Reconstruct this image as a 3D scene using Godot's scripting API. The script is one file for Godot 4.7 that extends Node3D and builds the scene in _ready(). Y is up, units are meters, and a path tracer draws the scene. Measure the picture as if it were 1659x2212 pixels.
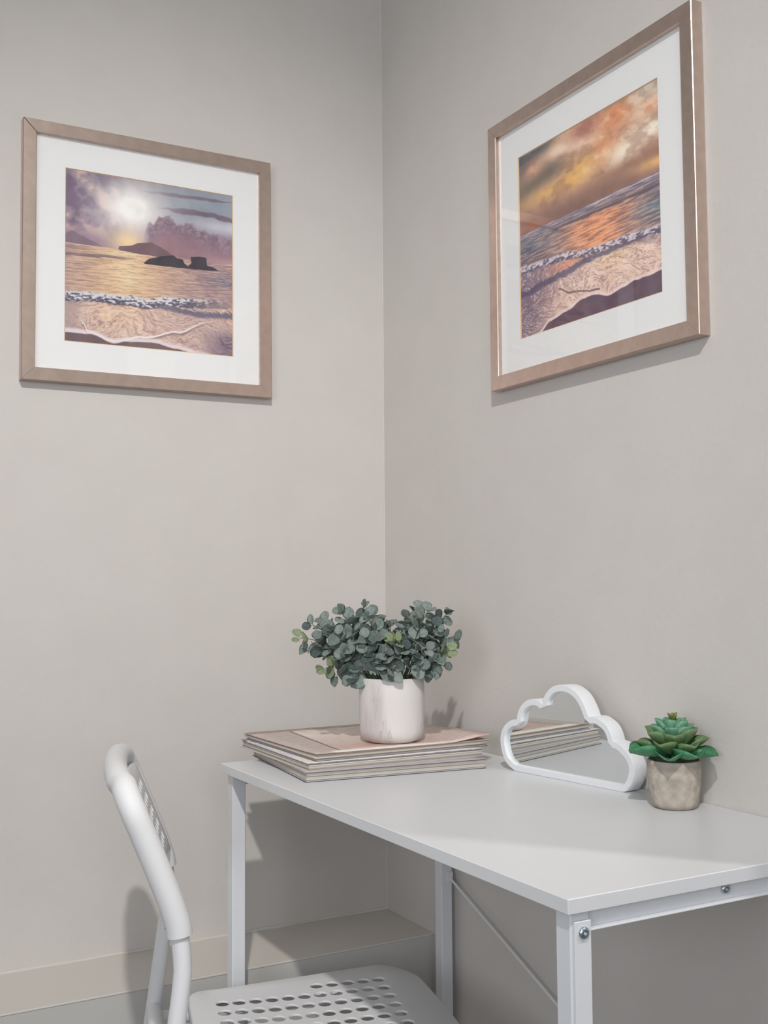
extends Node3D

# ---------------------------------------------------------------- helpers
var taken := {}
var M := {}
const UPV := Vector3.UP

func numbered(n: String) -> String:
	taken[n] = taken.get(n, -1) + 1
	return n if taken[n] == 0 else "%s_%03d" % [n, taken[n]]

func thing(called: String, label: String, category: String, at := Vector3.ZERO, turn := 0.0, group := "") -> Node3D:
	var o := Node3D.new()
	o.name = numbered(called)
	add_child(o)
	o.position = at
	o.rotation.y = turn
	o.set_meta("label", label)
	o.set_meta("category", category)
	if group:
		o.set_meta("group", group)
	return o

func part(called: String, mesh: Mesh, m: Material, parent: Node) -> MeshInstance3D:
	var o := MeshInstance3D.new()
	o.name = called
	o.mesh = mesh
	o.material_override = m
	parent.add_child(o, true)
	return o

func struct(called: String, mesh: Mesh, m: Material, at: Vector3, label: String) -> MeshInstance3D:
	var o := part(called, mesh, m, self)
	o.position = at
	o.set_meta("kind", "structure")
	o.set_meta("label", label)
	return o

func mat(c: Color, rough := 0.5, metal := 0.0, spec := 0.5) -> StandardMaterial3D:
	var m := StandardMaterial3D.new()
	m.albedo_color = c
	m.roughness = rough
	m.metallic = metal
	m.metallic_specular = spec
	return m

func rgb(r: float, g: float, b: float) -> Color:
	return Color(r / 255.0, g / 255.0, b / 255.0)

func noise_tex(freq: float, lo: Color, hi: Color, seed_ := 1, size := 512, oct := 4, normal := false) -> NoiseTexture2D:
	var n := FastNoiseLite.new()
	n.seed = seed_
	n.noise_type = FastNoiseLite.TYPE_SIMPLEX_SMOOTH
	n.frequency = freq
	n.fractal_octaves = oct
	var t := NoiseTexture2D.new()
	t.width = size
	t.height = size
	t.seamless = true
	t.noise = n
	if normal:
		t.as_normal_map = true
		t.bump_strength = 2.0
	else:
		var g := Gradient.new()
		g.set_color(0, lo)
		g.set_color(1, hi)
		t.color_ramp = g
	return t

func tri(st: SurfaceTool, a: Vector3, b: Vector3, c: Vector3, out: Vector3) -> void:
	if (a - c).cross(a - b).dot(out) < 0.0:
		var t := b
		b = c
		c = t
	st.add_vertex(a)
	st.add_vertex(b)
	st.add_vertex(c)

func quad(st: SurfaceTool, a: Vector3, b: Vector3, c: Vector3, d: Vector3, out: Vector3) -> void:
	tri(st, a, b, c, out)
	tri(st, a, c, d, out)

func uv_quad(st: SurfaceTool, p: Array, uv: Array, out: Vector3) -> void:
	var o := [0, 1, 2, 0, 2, 3]
	if ((p[0] - p[2]) as Vector3).cross(p[0] - p[1]).dot(out) < 0.0:
		o = [0, 2, 1, 0, 3, 2]
	for i in o:
		st.set_uv(uv[i])
		st.add_vertex(p[i])

func begin(smooth := false) -> SurfaceTool:
	var st := SurfaceTool.new()
	st.begin(Mesh.PRIMITIVE_TRIANGLES)
	st.set_smooth_group(0 if smooth else -1)
	return st

func finish(st: SurfaceTool) -> ArrayMesh:
	st.generate_normals()
	return st.commit()

# a box with chamfered edges, added to st
func bev(st: SurfaceTool, c: Vector3, size: Vector3, b: float, basis := Basis.IDENTITY) -> void:
	var h := size / 2.0
	var pt := func(sx: int, sy: int, sz: int, ax: int) -> Vector3:
		var v := Vector3(sx * (h.x - b), sy * (h.y - b), sz * (h.z - b))
		if ax == 0: v.x = sx * h.x
		if ax == 1: v.y = sy * h.y
		if ax == 2: v.z = sz * h.z
		return c + basis * v
	for s in [-1, 1]:
		quad(st, pt.call(s, -1, -1, 0), pt.call(s, 1, -1, 0), pt.call(s, 1, 1, 0), pt.call(s, -1, 1, 0), basis * Vector3(s, 0, 0))
		quad(st, pt.call(-1, s, -1, 1), pt.call(1, s, -1, 1), pt.call(1, s, 1, 1), pt.call(-1, s, 1, 1), basis * Vector3(0, s, 0))
		quad(st, pt.call(-1, -1, s, 2), pt.call(1, -1, s, 2), pt.call(1, 1, s, 2), pt.call(-1, 1, s, 2), basis * Vector3(0, 0, s))
	if b <= 0.0:
		return
	for s in [-1, 1]:
		for t in [-1, 1]:
			quad(st, pt.call(s, t, -1, 0), pt.call(s, t, -1, 1), pt.call(s, t, 1, 1), pt.call(s, t, 1, 0), basis * Vector3(s, t, 0))
			quad(st, pt.call(s, -1, t, 0), pt.call(s, -1, t, 2), pt.call(s, 1, t, 2), pt.call(s, 1, t, 0), basis * Vector3(s, 0, t))
			quad(st, pt.call(-1, s, t, 1), pt.call(-1, s, t, 2), pt.call(1, s, t, 2), pt.call(1, s, t, 1), basis * Vector3(0, s, t))
			for w in [-1, 1]:
				tri(st, pt.call(s, t, w, 0), pt.call(s, t, w, 1), pt.call(s, t, w, 2), basis * Vector3(s, t, w))

func box(size: Vector3, b := 0.0) -> ArrayMesh:
	var st := begin()
	bev(st, Vector3.ZERO, size, b)
	return finish(st)

# a round tube swept along points; radii one value or one per point
func tube(st: SurfaceTool, pts: Array, rad, seg := 16, caps := true) -> void:
	var n := pts.size()
	var rings := []
	var side := Vector3.ZERO
	for i in n:
		var tan: Vector3 = ((pts[min(i + 1, n - 1)] as Vector3) - pts[max(i - 1, 0)]).normalized()
		if side == Vector3.ZERO:
			side = tan.cross(UPV if absf(tan.y) < 0.9 else Vector3.RIGHT).normalized()
		side = (side - tan * side.dot(tan)).normalized()
		var up := tan.cross(side)
		var r: float = rad[i] if rad is Array else rad
		var ring := []
		for k in seg:
			var a := TAU * k / seg
			ring.append(pts[i] + (side * cos(a) + up * sin(a)) * r)
		rings.append(ring)
	for i in n - 1:
		for k in seg:
			var k2 := (k + 1) % seg
			quad(st, rings[i][k], rings[i][k2], rings[i + 1][k2], rings[i + 1][k], rings[i][k] + rings[i][k2] - pts[i] * 2.0)
	if caps:
		st.set_smooth_group(-1)
		for e in [0, n - 1]:
			var out: Vector3 = (pts[0] - pts[1]) if e == 0 else (pts[n - 1] - pts[n - 2])
			for k in range(1, seg - 1):
				tri(st, rings[e][0], rings[e][k], rings[e][k + 1], out)
		st.set_smooth_group(0)

# smooth curve through control points
func curve(ctrl: Array, step := 8) -> Array:
	var o := []
	var n := ctrl.size()
	for i in n - 1:
		var p0: Vector3 = ctrl[max(i - 1, 0)]
		var p1: Vector3 = ctrl[i]
		var p2: Vector3 = ctrl[i + 1]
		var p3: Vector3 = ctrl[min(i + 2, n - 1)]
		for k in step:
			o.append(p1.cubic_interpolate(p2, p0, p3, float(k) / step))
	o.append(ctrl[n - 1])
	return o

# a profile (radius, height) turned about y; uv runs round and up
func lathe(prof: Array, seg := 48) -> ArrayMesh:
	var st := begin(true)
	var total := 0.0
	var at := [0.0]
	for i in prof.size() - 1:
		total += (prof[i + 1] as Vector2).distance_to(prof[i])
		at.append(total)
	for i in prof.size() - 1:
		var a: Vector2 = prof[i]
		var b: Vector2 = prof[i + 1]
		var nrm := Vector2(b.y - a.y, a.x - b.x)
		for k in seg:
			var t0 := TAU * k / seg
			var t1 := TAU * (k + 1) / seg
			var p := [Vector3(a.x * cos(t0), a.y, a.x * sin(t0)), Vector3(a.x * cos(t1), a.y, a.x * sin(t1)), Vector3(b.x * cos(t1), b.y, b.x * sin(t1)), Vector3(b.x * cos(t0), b.y, b.x * sin(t0))]
			var tm := (t0 + t1) / 2
			var out := Vector3(nrm.x * cos(tm), nrm.y, nrm.x * sin(tm))
			var u0 := float(k) / seg
			var u1 := float(k + 1) / seg
			var uv := [Vector2(u0, at[i] / total), Vector2(u1, at[i] / total), Vector2(u1, at[i + 1] / total), Vector2(u0, at[i + 1] / total)]
			uv_quad(st, p, uv, out)
	return finish(st)

func ring_strip(st: SurfaceTool, a: Array, b: Array, out: Vector3) -> void:
	for i in a.size():
		var j := (i + 1) % a.size()
		quad(st, a[i], a[j], b[j], b[i], out)

func lerp_at(poly: Array, u: float) -> float:
	for i in poly.size() - 1:
		if u <= poly[i + 1].x:
			var t := clampf((u - poly[i].x) / maxf(poly[i + 1].x - poly[i].x, 1e-5), 0, 1)
			return lerpf(poly[i].y, poly[i + 1].y, t * t * (3 - 2 * t))
	return poly[-1].y

# ---------------------------------------------------------------- the scene
const YAW := 0.5059
const PITCH := 0.0656
const ROLL := -0.0071
const CAM := Vector3(-1.193, 1.0718, 2.1523)
const DESK_Y := 0.75
const LAMP_A := Vector3(-1.57, 3.2, 2.7)
const CEIL := 3.24
const LAMP_C := Vector3(0.88, 3.2, 2.65)
const FLOOR := -0.19      # the scene is laid out with the desk top at 0.75 and brought to real size at the end
const REAL := 0.8
const ROOM_X := -3.3
const ROOM_Z := 4.3

func _ready() -> void:
	camera_and_light()
	materials()
	room()
	lamps()
	pictures()
	desk()
	chair()
	magazines()
	eucalyptus()
	cloud_mirror()
	succulent()
	# to real size, with the floor at height 0
	for c in get_children():
		if c is Node3D:
			c.position = (c.position - Vector3(0, FLOOR, 0)) * REAL
			if not (c is Camera3D or c is Light3D):
				c.scale = c.scale * REAL

func camera_and_light() -> void:
	var cam := Camera3D.new()
	cam.name = "camera"
	var f := Vector3(sin(YAW) * cos(PITCH), sin(PITCH), -cos(YAW) * cos(PITCH))
	var r := f.cross(UPV).normalized()
	var u := r.cross(f)
	var r2 := r * cos(ROLL) + u * sin(ROLL)
	var u2 := u * cos(ROLL) - r * sin(ROLL)
	cam.transform = Transform3D(Basis(r2, u2, -f), CAM)
	cam.fov = rad_to_deg(2.0 * atan(1106.0 / 2368.1))
	cam.near = 0.02
	add_child(cam)
	cam.current = true
	var we := WorldEnvironment.new()
	we.name = "environment"
	var e := Environment.new()
	e.background_mode = Environment.BG_COLOR
	e.background_color = Color(0.40, 0.46, 0.53)
	e.tonemap_mode = Environment.TONE_MAPPER_LINEAR
	e.tonemap_exposure = 0.93
	e.sdfgi_enabled = true
	e.ssao_enabled = true
	e.ssil_enabled = true
	we.environment = e
	add_child(we)

	# daylight that falls in through the windows of the side and rear walls
	for w in [[Vector3(ROOM_X - 0.02, 1.6, 3.0), -PI / 2, 2.7, 1.6], [Vector3(-1.9, 1.6, ROOM_Z + 0.02), 0.0, 1.45, 1.4]]:
		var d := AreaLight3D.new()
		d.name = "window_daylight"
		d.light_color = Color(0.95, 0.975, 1.0)
		d.light_energy = w[2]
		d.area_size = Vector2(w[3], 1.2) * REAL
		d.area_range = 9.0
		d.area_attenuation = 2.0
		d.shadow_enabled = true
		d.position = w[0]
		d.rotation.y = w[1]
		add_child(d, true)

func lamps() -> void:
	lamp(LAMP_A, 4.6, 24.5, 1.0, Vector3(-0.42, 1.06, 0.28), "round white recessed spotlight in the ceiling aimed at the corner")
	lamp(LAMP_C, 1.75, 80.0, 0.6, Vector3(LAMP_C.x, 0.0, LAMP_C.z), "round white recessed light in the hall ceiling beyond the doorway")

func lamp(at: Vector3, energy: float, half_angle: float, soft: float, aim: Vector3, label: String) -> void:
	var t := thing("ceiling_downlight", label, "lamp", Vector3(at.x, CEIL, at.z), 0.0, "ceiling downlights")
	part("trim_ring", lathe([Vector2(0.048, -0.002), Vector2(0.05, -0.008), Vector2(0.062, -0.009), Vector2(0.068, -0.004), Vector2(0.068, 0.0)], 40), M.white_steel, t)
	var disc := CylinderMesh.new()
	disc.top_radius = 0.047
	disc.bottom_radius = 0.047
	disc.height = 0.006
	var g := mat(Color(1, 0.97, 0.92), 0.6)
	g.emission_enabled = true
	g.emission = Color(1, 0.95, 0.87)
	g.emission_energy_multiplier = 4.0
	part("diffuser", disc, g, t).position.y = -0.003
	var l := SpotLight3D.new()
	l.name = "light"
	l.light_color = Color(1.0, 0.99, 0.972)
	l.light_energy = energy
	l.light_size = 0.036
	l.spot_range = 9.0
	l.spot_attenuation = 2.0
	l.spot_angle = half_angle
	l.spot_angle_attenuation = soft
	l.shadow_enabled = true
	t.add_child(l)
	l.position.y = -0.04
	var dir := (aim - at).normalized()
	l.basis = Basis.looking_at(dir, UPV if absf(dir.y) < 0.95 else Vector3.RIGHT)

func materials() -> void:
	var wall := mat(rgb(209, 204, 200), 0.62, 0.0, 0.35)
	wall.uv1_triplanar = true
	wall.uv1_world_triplanar = true
	wall.uv1_scale = Vector3.ONE * 2.2
	wall.normal_enabled = true
	wall.normal_texture = noise_tex(0.09, Color.BLACK, Color.WHITE, 7, 512, 3, true)
	wall.normal_scale = 0.10
	wall.detail_enabled = true
	wall.detail_blend_mode = BaseMaterial3D.BLEND_MODE_MUL
	wall.detail_albedo = noise_tex(0.006, Color(0.985, 0.984, 0.982), Color(1, 1, 1), 3, 512, 5)
	M.wall = wall
	M.sill = mat(rgb(206, 201, 195), 0.5, 0.0, 0.4)
	M.plinth = mat(rgb(196, 194, 191), 0.5, 0.0, 0.4)
	M.ceiling = mat(rgb(235, 233, 228), 0.8)
	M.floor = mat(rgb(128, 124, 119), 0.6)
	var top := mat(rgb(218, 219, 222), 0.38, 0.0, 0.45)
	top.roughness_texture = noise_tex(0.02, Color(0.8, 0.8, 0.8), Color(1, 1, 1), 5, 256)
	top.uv1_triplanar = true
	top.uv1_scale = Vector3(2, 40, 40)
	M.desk_white = top
	M.white_steel = mat(rgb(222, 224, 228), 0.4, 0.0, 0.5)
	M.chair_steel = mat(rgb(226, 226, 229), 0.38, 0.0, 0.5)
	M.plastic = mat(rgb(220, 220, 222), 0.55, 0.0, 0.45)
	M.zinc = mat(rgb(186, 196, 205), 0.28, 1.0)
	M.dark = mat(rgb(38, 36, 36), 0.7)
	var fr := mat(rgb(212, 192, 181), 0.34, 0.92, 0.5)
	fr.uv1_triplanar = true
	fr.uv1_scale = Vector3(6, 6, 6)
	fr.roughness_texture = noise_tex(0.012, Color(0.88, 0.88, 0.88), Color(1, 1, 1), 21, 256)
	fr.detail_enabled = true
	fr.detail_blend_mode = BaseMaterial3D.BLEND_MODE_MUL
	fr.detail_albedo = noise_tex(0.012, Color(0.94, 0.935, 0.93), Color(1, 1, 1), 12, 512, 5)
	M.frame = fr
	M.mat_board = mat(rgb(238, 238, 238), 0.85, 0.0, 0.2)
	M.mat_core = mat(rgb(222, 190, 150), 0.85, 0.0, 0.2)
	var gl := mat(Color(1, 1, 1, 0.02), 0.02, 0.0, 0.5)
	gl.transparency = BaseMaterial3D.TRANSPARENCY_ALPHA
	M.glass = gl
	M.mirror = mat(rgb(228, 232, 232), 0.015, 1.0)
	M.cloud = mat(rgb(224, 225, 228), 0.42, 0.0, 0.45)

# ---------------------------------------------------------------- room
func room() -> void:
	var th := 0.12
	var hh := CEIL - FLOOR
	var ym := (CEIL + FLOOR) / 2
	struct("wall_left", box(Vector3(-ROOM_X + 2 * th, hh, th)), M.wall, Vector3(ROOM_X / 2, ym, -th / 2), "plain beige painted wall behind the chair with a framed seascape")
	# the right wall has an open doorway to a hall, beyond the desk
	var dz0 := 1.505
	var dz1 := 2.55
	var dtop := 2.38
	var sd := begin()
	bev(sd, Vector3(th / 2, ym, (dz0 - th) / 2), Vector3(th, hh, dz0 + th), 0.0)
	bev(sd, Vector3(th / 2, ym, (dz1 + ROOM_Z + th) / 2), Vector3(th, hh, ROOM_Z + th - dz1), 0.0)
	bev(sd, Vector3(th / 2, (dtop + CEIL) / 2, (dz0 + dz1) / 2), Vector3(th, CEIL - dtop, dz1 - dz0), 0.0)
	struct("wall_right", finish(sd), M.wall, Vector3.ZERO, "plain beige painted wall beside the desk with a framed sunset")
	sd = begin()
	for e in [[dz0 + 0.006, 0.0], [dz1 - 0.006, 0.0]]:
		bev(sd, Vector3(th / 2, (FLOOR + dtop) / 2, e[0]), Vector3(th + 0.004, dtop - FLOOR, 0.012), 0.001)
	bev(sd, Vector3(th / 2, dtop - 0.006, (dz0 + dz1) / 2), Vector3(th + 0.004, 0.012, dz1 - dz0), 0.001)
	struct("trim_5", finish(sd), M.white_steel, Vector3.ZERO, "white lining of the open doorway in the wall beside the desk")
	# the hall
	struct("wall_hall", box(Vector3(th, hh, 3.2)), M.wall, Vector3(1.7 + th / 2, ym, 2.2), "beige painted far wall of the hall")
	struct("wall_hall_rear", box(Vector3(1.7 - th, hh, th)), M.wall, Vector3((1.7 + th) / 2, ym, 3.74), "beige painted rear end wall of the hall")
	struct("wall_hall_front", box(Vector3(1.7 - th, hh, th)), M.wall, Vector3((1.7 + th) / 2, ym, 0.66), "beige painted front end wall of the hall")
	# the rear wall has a window too
	var r0 := Vector2(-2.6, 1.0)
	var r1 := Vector2(-1.2, 2.2)
	var zr := ROOM_Z + th / 2
	var sq := begin()
	bev(sq, Vector3((ROOM_X - th + r0.x) / 2, ym, zr), Vector3(r0.x - ROOM_X + th, hh, th), 0.0)
	bev(sq, Vector3((th + r1.x) / 2, ym, zr), Vector3(th - r1.x, hh, th), 0.0)
	bev(sq, Vector3((r0.x + r1.x) / 2, (FLOOR + r0.y) / 2, zr), Vector3(r1.x - r0.x, r0.y - FLOOR, th), 0.0)
	bev(sq, Vector3((r0.x + r1.x) / 2, (r1.y + CEIL) / 2, zr), Vector3(r1.x - r0.x, CEIL - r1.y, th), 0.0)
	struct("wall_rear", finish(sq), M.wall, Vector3.ZERO, "beige painted rear wall of the room with a window")
	sq = begin()
	for e in [[r0.x, -1.0], [(r0.x + r1.x) / 2, 0.0], [r1.x, 1.0]]:
		bev(sq, Vector3(e[0] - e[1] * 0.025, (r0.y + r1.y) / 2, zr), Vector3(0.05, r1.y - r0.y, 0.06), 0.003)
	for e in [[r0.y, 1.0], [r1.y, -1.0]]:
		bev(sq, Vector3((r0.x + r1.x) / 2, e[0] + e[1] * 0.025, zr), Vector3(r1.x - r0.x, 0.05, 0.06), 0.003)
	var win2 := struct("window_2", finish(sq), M.white_steel, Vector3.ZERO, "white two-pane window in the rear wall")
	for k in 2:
		var half2 := (r1.x - r0.x) / 2
		var pane2 := part("pane", box(Vector3(half2 - 0.08, r1.y - r0.y - 0.1, 0.004)), M.glass, win2)
		pane2.position = Vector3(r0.x + half2 * (k + 0.5), (r0.y + r1.y) / 2, zr)
	struct("floor", box(Vector3(-ROOM_X + 1.82 + th, th, ROOM_Z + 2 * th)), M.floor, Vector3((ROOM_X - th + 1.82) / 2, FLOOR - th / 2, ROOM_Z / 2), "grey floor of the room")
	struct("ceiling", box(Vector3(-ROOM_X + 1.82 + th, th, ROOM_Z + 2 * th)), M.ceiling, Vector3((ROOM_X - th + 1.82) / 2, CEIL + th / 2, ROOM_Z / 2), "flat white ceiling of the room")
	# the side wall has a window that lets in cool daylight
	var w0 := Vector2(2.2, 1.0)
	var w1 := Vector2(3.8, 2.2)
	var xs := ROOM_X - th / 2
	var sr := begin()
	bev(sr, Vector3(xs, ym, (w0.x - th) / 2), Vector3(th, hh, w0.x + th), 0.0)
	bev(sr, Vector3(xs, ym, (w1.x + ROOM_Z + th) / 2), Vector3(th, hh, ROOM_Z + th - w1.x), 0.0)
	bev(sr, Vector3(xs, (FLOOR + w0.y) / 2, (w0.x + w1.x) / 2), Vector3(th, w0.y - FLOOR, w1.x - w0.x), 0.0)
	bev(sr, Vector3(xs, (CEIL + w1.y) / 2, (w0.x + w1.x) / 2), Vector3(th, CEIL - w1.y, w1.x - w0.x), 0.0)
	struct("wall_side", finish(sr), M.wall, Vector3.ZERO, "beige painted side wall of the room with a window")
	sr = begin()
	for e in [[w0.x, -1.0], [(w0.x + w1.x) / 2, 0.0], [w1.x, 1.0]]:
		bev(sr, Vector3(xs, (w0.y + w1.y) / 2, e[0] - e[1] * 0.025), Vector3(0.06, w1.y - w0.y, 0.05), 0.003)
	for e in [[w0.y, 1.0], [w1.y, -1.0]]:
		bev(sr, Vector3(xs, e[0] + e[1] * 0.025, (w0.x + w1.x) / 2), Vector3(0.06, 0.05, w1.x - w0.x), 0.003)
	var win := struct("window_1", finish(sr), M.white_steel, Vector3.ZERO, "white two-pane window in the side wall")
	for k in 2:
		var half := (w1.x - w0.x) / 2
		var pane := part("pane", box(Vector3(0.004, w1.y - w0.y - 0.1, half - 0.08)), M.glass, win)
		pane.position = Vector3(xs, (w0.y + w1.y) / 2, w0.x + half * (k + 0.5))
	# the boxed-in ledge along the foot of the left wall
	var d := 0.198
	struct("trim_1", box(Vector3(-ROOM_X, 0.356 - FLOOR, d - 0.001)), M.plinth, Vector3(ROOM_X / 2, (0.356 + FLOOR) / 2, (d - 0.001) / 2), "grey boxed plinth along the foot of the beige wall")
	var sill := struct("trim_2", box(Vector3(-ROOM_X, 0.004, d), 0.0012), M.sill, Vector3(ROOM_X / 2, 0.358, d / 2), "cream painted ledge top along the foot of the wall")
	# two knocks in the paint of the ledge
	for k in [Vector2(-0.409, 0.132), Vector2(-0.405, 0.136)]:
		var st := begin()
		bev(st, Vector3.ZERO, Vector3(0.0022, 0.0006, 0.006), 0.0002)
		var chip := part("paint_chip", finish(st), M.dark, sill)
		chip.position = Vector3(k.x, 0.36, k.y) - sill.position
	# uneven caulk where the ledge meets the wall, and in the room corner
	var rng := RandomNumberGenerator.new()
	rng.seed = 5
	var st2 := begin(true)
	var pts := []
	var rad := []
	for i in 90:
		pts.append(Vector3(ROOM_X * (1.0 - i / 89.0), 0.3605 + rng.randf() * 0.0012, 0.0))
		rad.append(0.0025 + rng.randf() * 0.0022)
	tube(st2, pts, rad, 8)
	struct("trim_3", finish(st2), M.sill, Vector3.ZERO, "rough bead of caulk between the ledge and the wall")
	var st3 := begin(true)
	pts = []
	rad = []
	for i in 60:
		pts.append(Vector3(0.0, 0.362 + (CEIL - 0.364) * i / 59.0, 0.0))
		rad.append(0.0016 + rng.randf() * 0.0014)
	tube(st3, pts, rad, 8)
	struct("trim_4", finish(st3), M.wall, Vector3.ZERO, "thin painted caulk line in the corner between the two walls")

# ---------------------------------------------------------------- pictures
func mix3(a: Vector3, b: Vector3, t: float) -> Vector3:
	return a.lerp(b, clampf(t, 0.0, 1.0))

func fbm(seed_: int, freq: float, oct := 4) -> FastNoiseLite:
	var n := FastNoiseLite.new()
	n.seed = seed_
	n.noise_type = FastNoiseLite.TYPE_SIMPLEX_SMOOTH
	n.frequency = freq
	n.fractal_octaves = oct
	return n

func in_poly(p: Vector2, poly: PackedVector2Array) -> bool:
	return Geometry2D.is_point_in_polygon(p, poly)

func g2(u: float, v: float, cu: float, cv: float, su: float, sv: float) -> float:
	return exp(-((u - cu) * (u - cu)) / (su * su) - ((v - cv) * (v - cv)) / (sv * sv))

func picture_pixels(n: int, shade: Callable) -> ImageTexture:
	var im := Image.create(n, n, false, Image.FORMAT_RGB8)
	for y in n:
		for x in n:
			var c: Vector3 = shade.call((x + 0.5) / n, (y + 0.5) / n)
			im.set_pixel(x, y, Color(clampf(c.x / 255.0, 0, 1), clampf(c.y / 255.0, 0, 1), clampf(c.z / 255.0, 0, 1)))
	im.generate_mipmaps()
	return ImageTexture.create_from_image(im)

func seascape_dawn() -> ImageTexture:
	var na := fbm(11, 3.0, 5)
	var nb := fbm(12, 9.0, 4)
	var nr := fbm(13, 6.0, 4)
	var mount := [Vector2(0, 0.382), Vector2(0.051, 0.36), Vector2(0.097, 0.379), Vector2(0.155, 0.401), Vector2(0.25, 0.44), Vector2(1, 0.5)]
	var bank := [Vector2(0.44, 0.33), Vector2(0.47, 0.275), Vector2(0.5, 0.245), Vector2(0.549, 0.195), Vector2(0.612, 0.197), Vector2(0.656, 0.226), Vector2(0.72, 0.213), Vector2(0.785, 0.251), Vector2(0.883, 0.25), Vector2(1, 0.275)]
	var streak1 := [Vector2(0.42, 0.069), Vector2(0.657, 0.064), Vector2(1, 0.052)]
	var streak2 := [Vector2(0.53, 0.153), Vector2(0.689, 0.149), Vector2(0.851, 0.146), Vector2(1, 0.166)]
	var island := PackedVector2Array([Vector2(0.306, 0.436), Vector2(0.309, 0.414), Vector2(0.381, 0.4), Vector2(0.418, 0.38), Vector2(0.46, 0.372), Vector2(0.498, 0.366), Vector2(0.541, 0.381), Vector2(0.591, 0.405), Vector2(0.629, 0.43), Vector2(0.6, 0.445), Vector2(0.45, 0.444)])
	var rocks := PackedVector2Array([Vector2(0.448, 0.493), Vector2(0.485, 0.463), Vector2(0.541, 0.443), Vector2(0.591, 0.43), Vector2(0.629, 0.422), Vector2(0.648, 0.435), Vector2(0.68, 0.437), Vector2(0.692, 0.46), Vector2(0.714, 0.476), Vector2(0.734, 0.454), Vector2(0.731, 0.417), Vector2(0.783, 0.41), Vector2(0.825, 0.413), Vector2(0.831, 0.457), Vector2(0.874, 0.467), Vector2(0.9, 0.483), Vector2(0.815, 0.488), Vector2(0.718, 0.491), Vector2(0.59, 0.496), Vector2(0.497, 0.496)])
	var wave := [Vector2(0, 0.735), Vector2(0.237, 0.722), Vector2(0.368, 0.722), Vector2(0.477, 0.733), Vector2(0.589, 0.703), Vector2(1, 0.674)]
	var low := [Vector2(0.0, 0.80), Vector2(0.5, 0.735), Vector2(0.545, 0.735), Vector2(0.779, 0.757), Vector2(1, 0.748)]
	var edge := [Vector2(0.0, 0.80), Vector2(0.09, 0.83), Vector2(0.108, 0.878), Vector2(0.143, 0.927), Vector2(0.283, 0.966), Vector2(0.445, 0.928), Vector2(0.65, 0.877), Vector2(0.844, 0.794), Vector2(1, 0.74)]
	var sand := [Vector2(0, 0.942), Vector2(0.148, 0.939), Vector2(0.283, 0.979), Vector2(0.366, 0.961), Vector2(0.512, 0.954), Vector2(0.637, 0.977), Vector2(0.802, 1.006), Vector2(1, 1.05)]
	var H := 0.432
	var shade := func(u: float, v: float) -> Vector3:
		var a := na.get_noise_2d(u, v)
		var b := nb.get_noise_2d(u, v)
		var c: Vector3
		var p := Vector2(u, v)
		if v < H:
			c = mix3(Vector3(148, 138, 150), Vector3(158, 132, 148), v / H)
			c = mix3(c, Vector3(150, 158, 172), smoothstep(0.3, 0.75, u) * smoothstep(0.34, 0.1, v))
			var lc := smoothstep(0.42, 0.2, u) * smoothstep(0.4, 0.3, v)
			c = mix3(c, Vector3(204, 172, 166), lc * smoothstep(0.0, 0.35, a + b * 0.5))
			c = mix3(c, Vector3(118, 98, 124), lc * smoothstep(0.0, 0.4, -a - b * 0.6) * 0.8)
			c = mix3(c, Vector3(214, 216, 226), 0.8 * smoothstep(0.5, 0.95, u) * g2(u, v, 0.95, 0.215, 0.4, 0.045))
			var s1 := absf(v - lerp_at(streak1, u) + b * 0.008) / (0.014 * smoothstep(0.40, 0.6, u) * smoothstep(1.02, 0.8, u) + 0.001)
			if u > 0.42: c = mix3(c, Vector3(122, 106, 118), 0.85 * smoothstep(1.0, 0.4, s1))
			var s2 := absf(v - lerp_at(streak2, u) + b * 0.012) / (0.020 * smoothstep(0.5, 0.7, u) + 0.001)
			if u > 0.53: c = mix3(c, Vector3(112, 96, 112), 0.85 * smoothstep(1.0, 0.4, s2))
			c = mix3(c, Vector3(250, 247, 244), 1.12 * g2(u, v, 0.39, 0.185, 0.20, 0.16))
			c = mix3(c, Vector3(250, 220, 176), 1.0 * g2(u, v, 0.36, 0.385, 0.10, 0.07))
			if u > 0.44:
				var bil := absf(nb.get_noise_2d(u * 1.3 + 9.0, v * 1.3))
				var t := v - lerp_at(bank, u) - (a * 0.015 + b * 0.015) + 0.05 * bil - 0.015
				var k := mix3(Vector3(126, 104, 124), Vector3(164, 128, 138), smoothstep(0.0, 0.17, t))
				k = mix3(k, Vector3(192, 168, 176), clampf(bil * 1.6, 0, 0.6) * smoothstep(0.14, 0.0, t))
				c = mix3(c, k, smoothstep(-0.008, 0.012, t) * smoothstep(0.44, 0.5, u) * 0.95)
			if v > lerp_at(mount, u):
				c = mix3(c, Vector3(124, 104, 122), 0.75 * smoothstep(0.0, 0.004, v - lerp_at(mount, u)) * smoothstep(0.26, 0.14, u))
			c = mix3(c, Vector3(228, 178, 176), 0.4 * smoothstep(0.05, 0.0, H - v) * smoothstep(0.75, 1.0, u))
			c += Vector3.ONE * (a * 10 + b * 8)
		else:
			var rip := nr.get_noise_2d(u * 0.9, v * 13.0 + u * 0.5)
			var rip2 := nr.get_noise_2d(u * 2.6 + 7.0, v * 40.0)
			var gold := exp(-pow((u - 0.35) / 0.31, 2.0))
			c = mix3(Vector3(172, 142, 146), Vector3(224, 184, 146), gold * 1.05)
			c = mix3(c, Vector3(252, 232, 190), 0.7 * g2(u, v, 0.36, 0.57, 0.10, 0.10) + 0.6 * g2(u, v, 0.33, 0.45, 0.14, 0.02))
			c = mix3(c, Vector3(110, 108, 130), 0.85 * g2(u, v, 1.0, 0.545, 0.16, 0.04))
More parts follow.
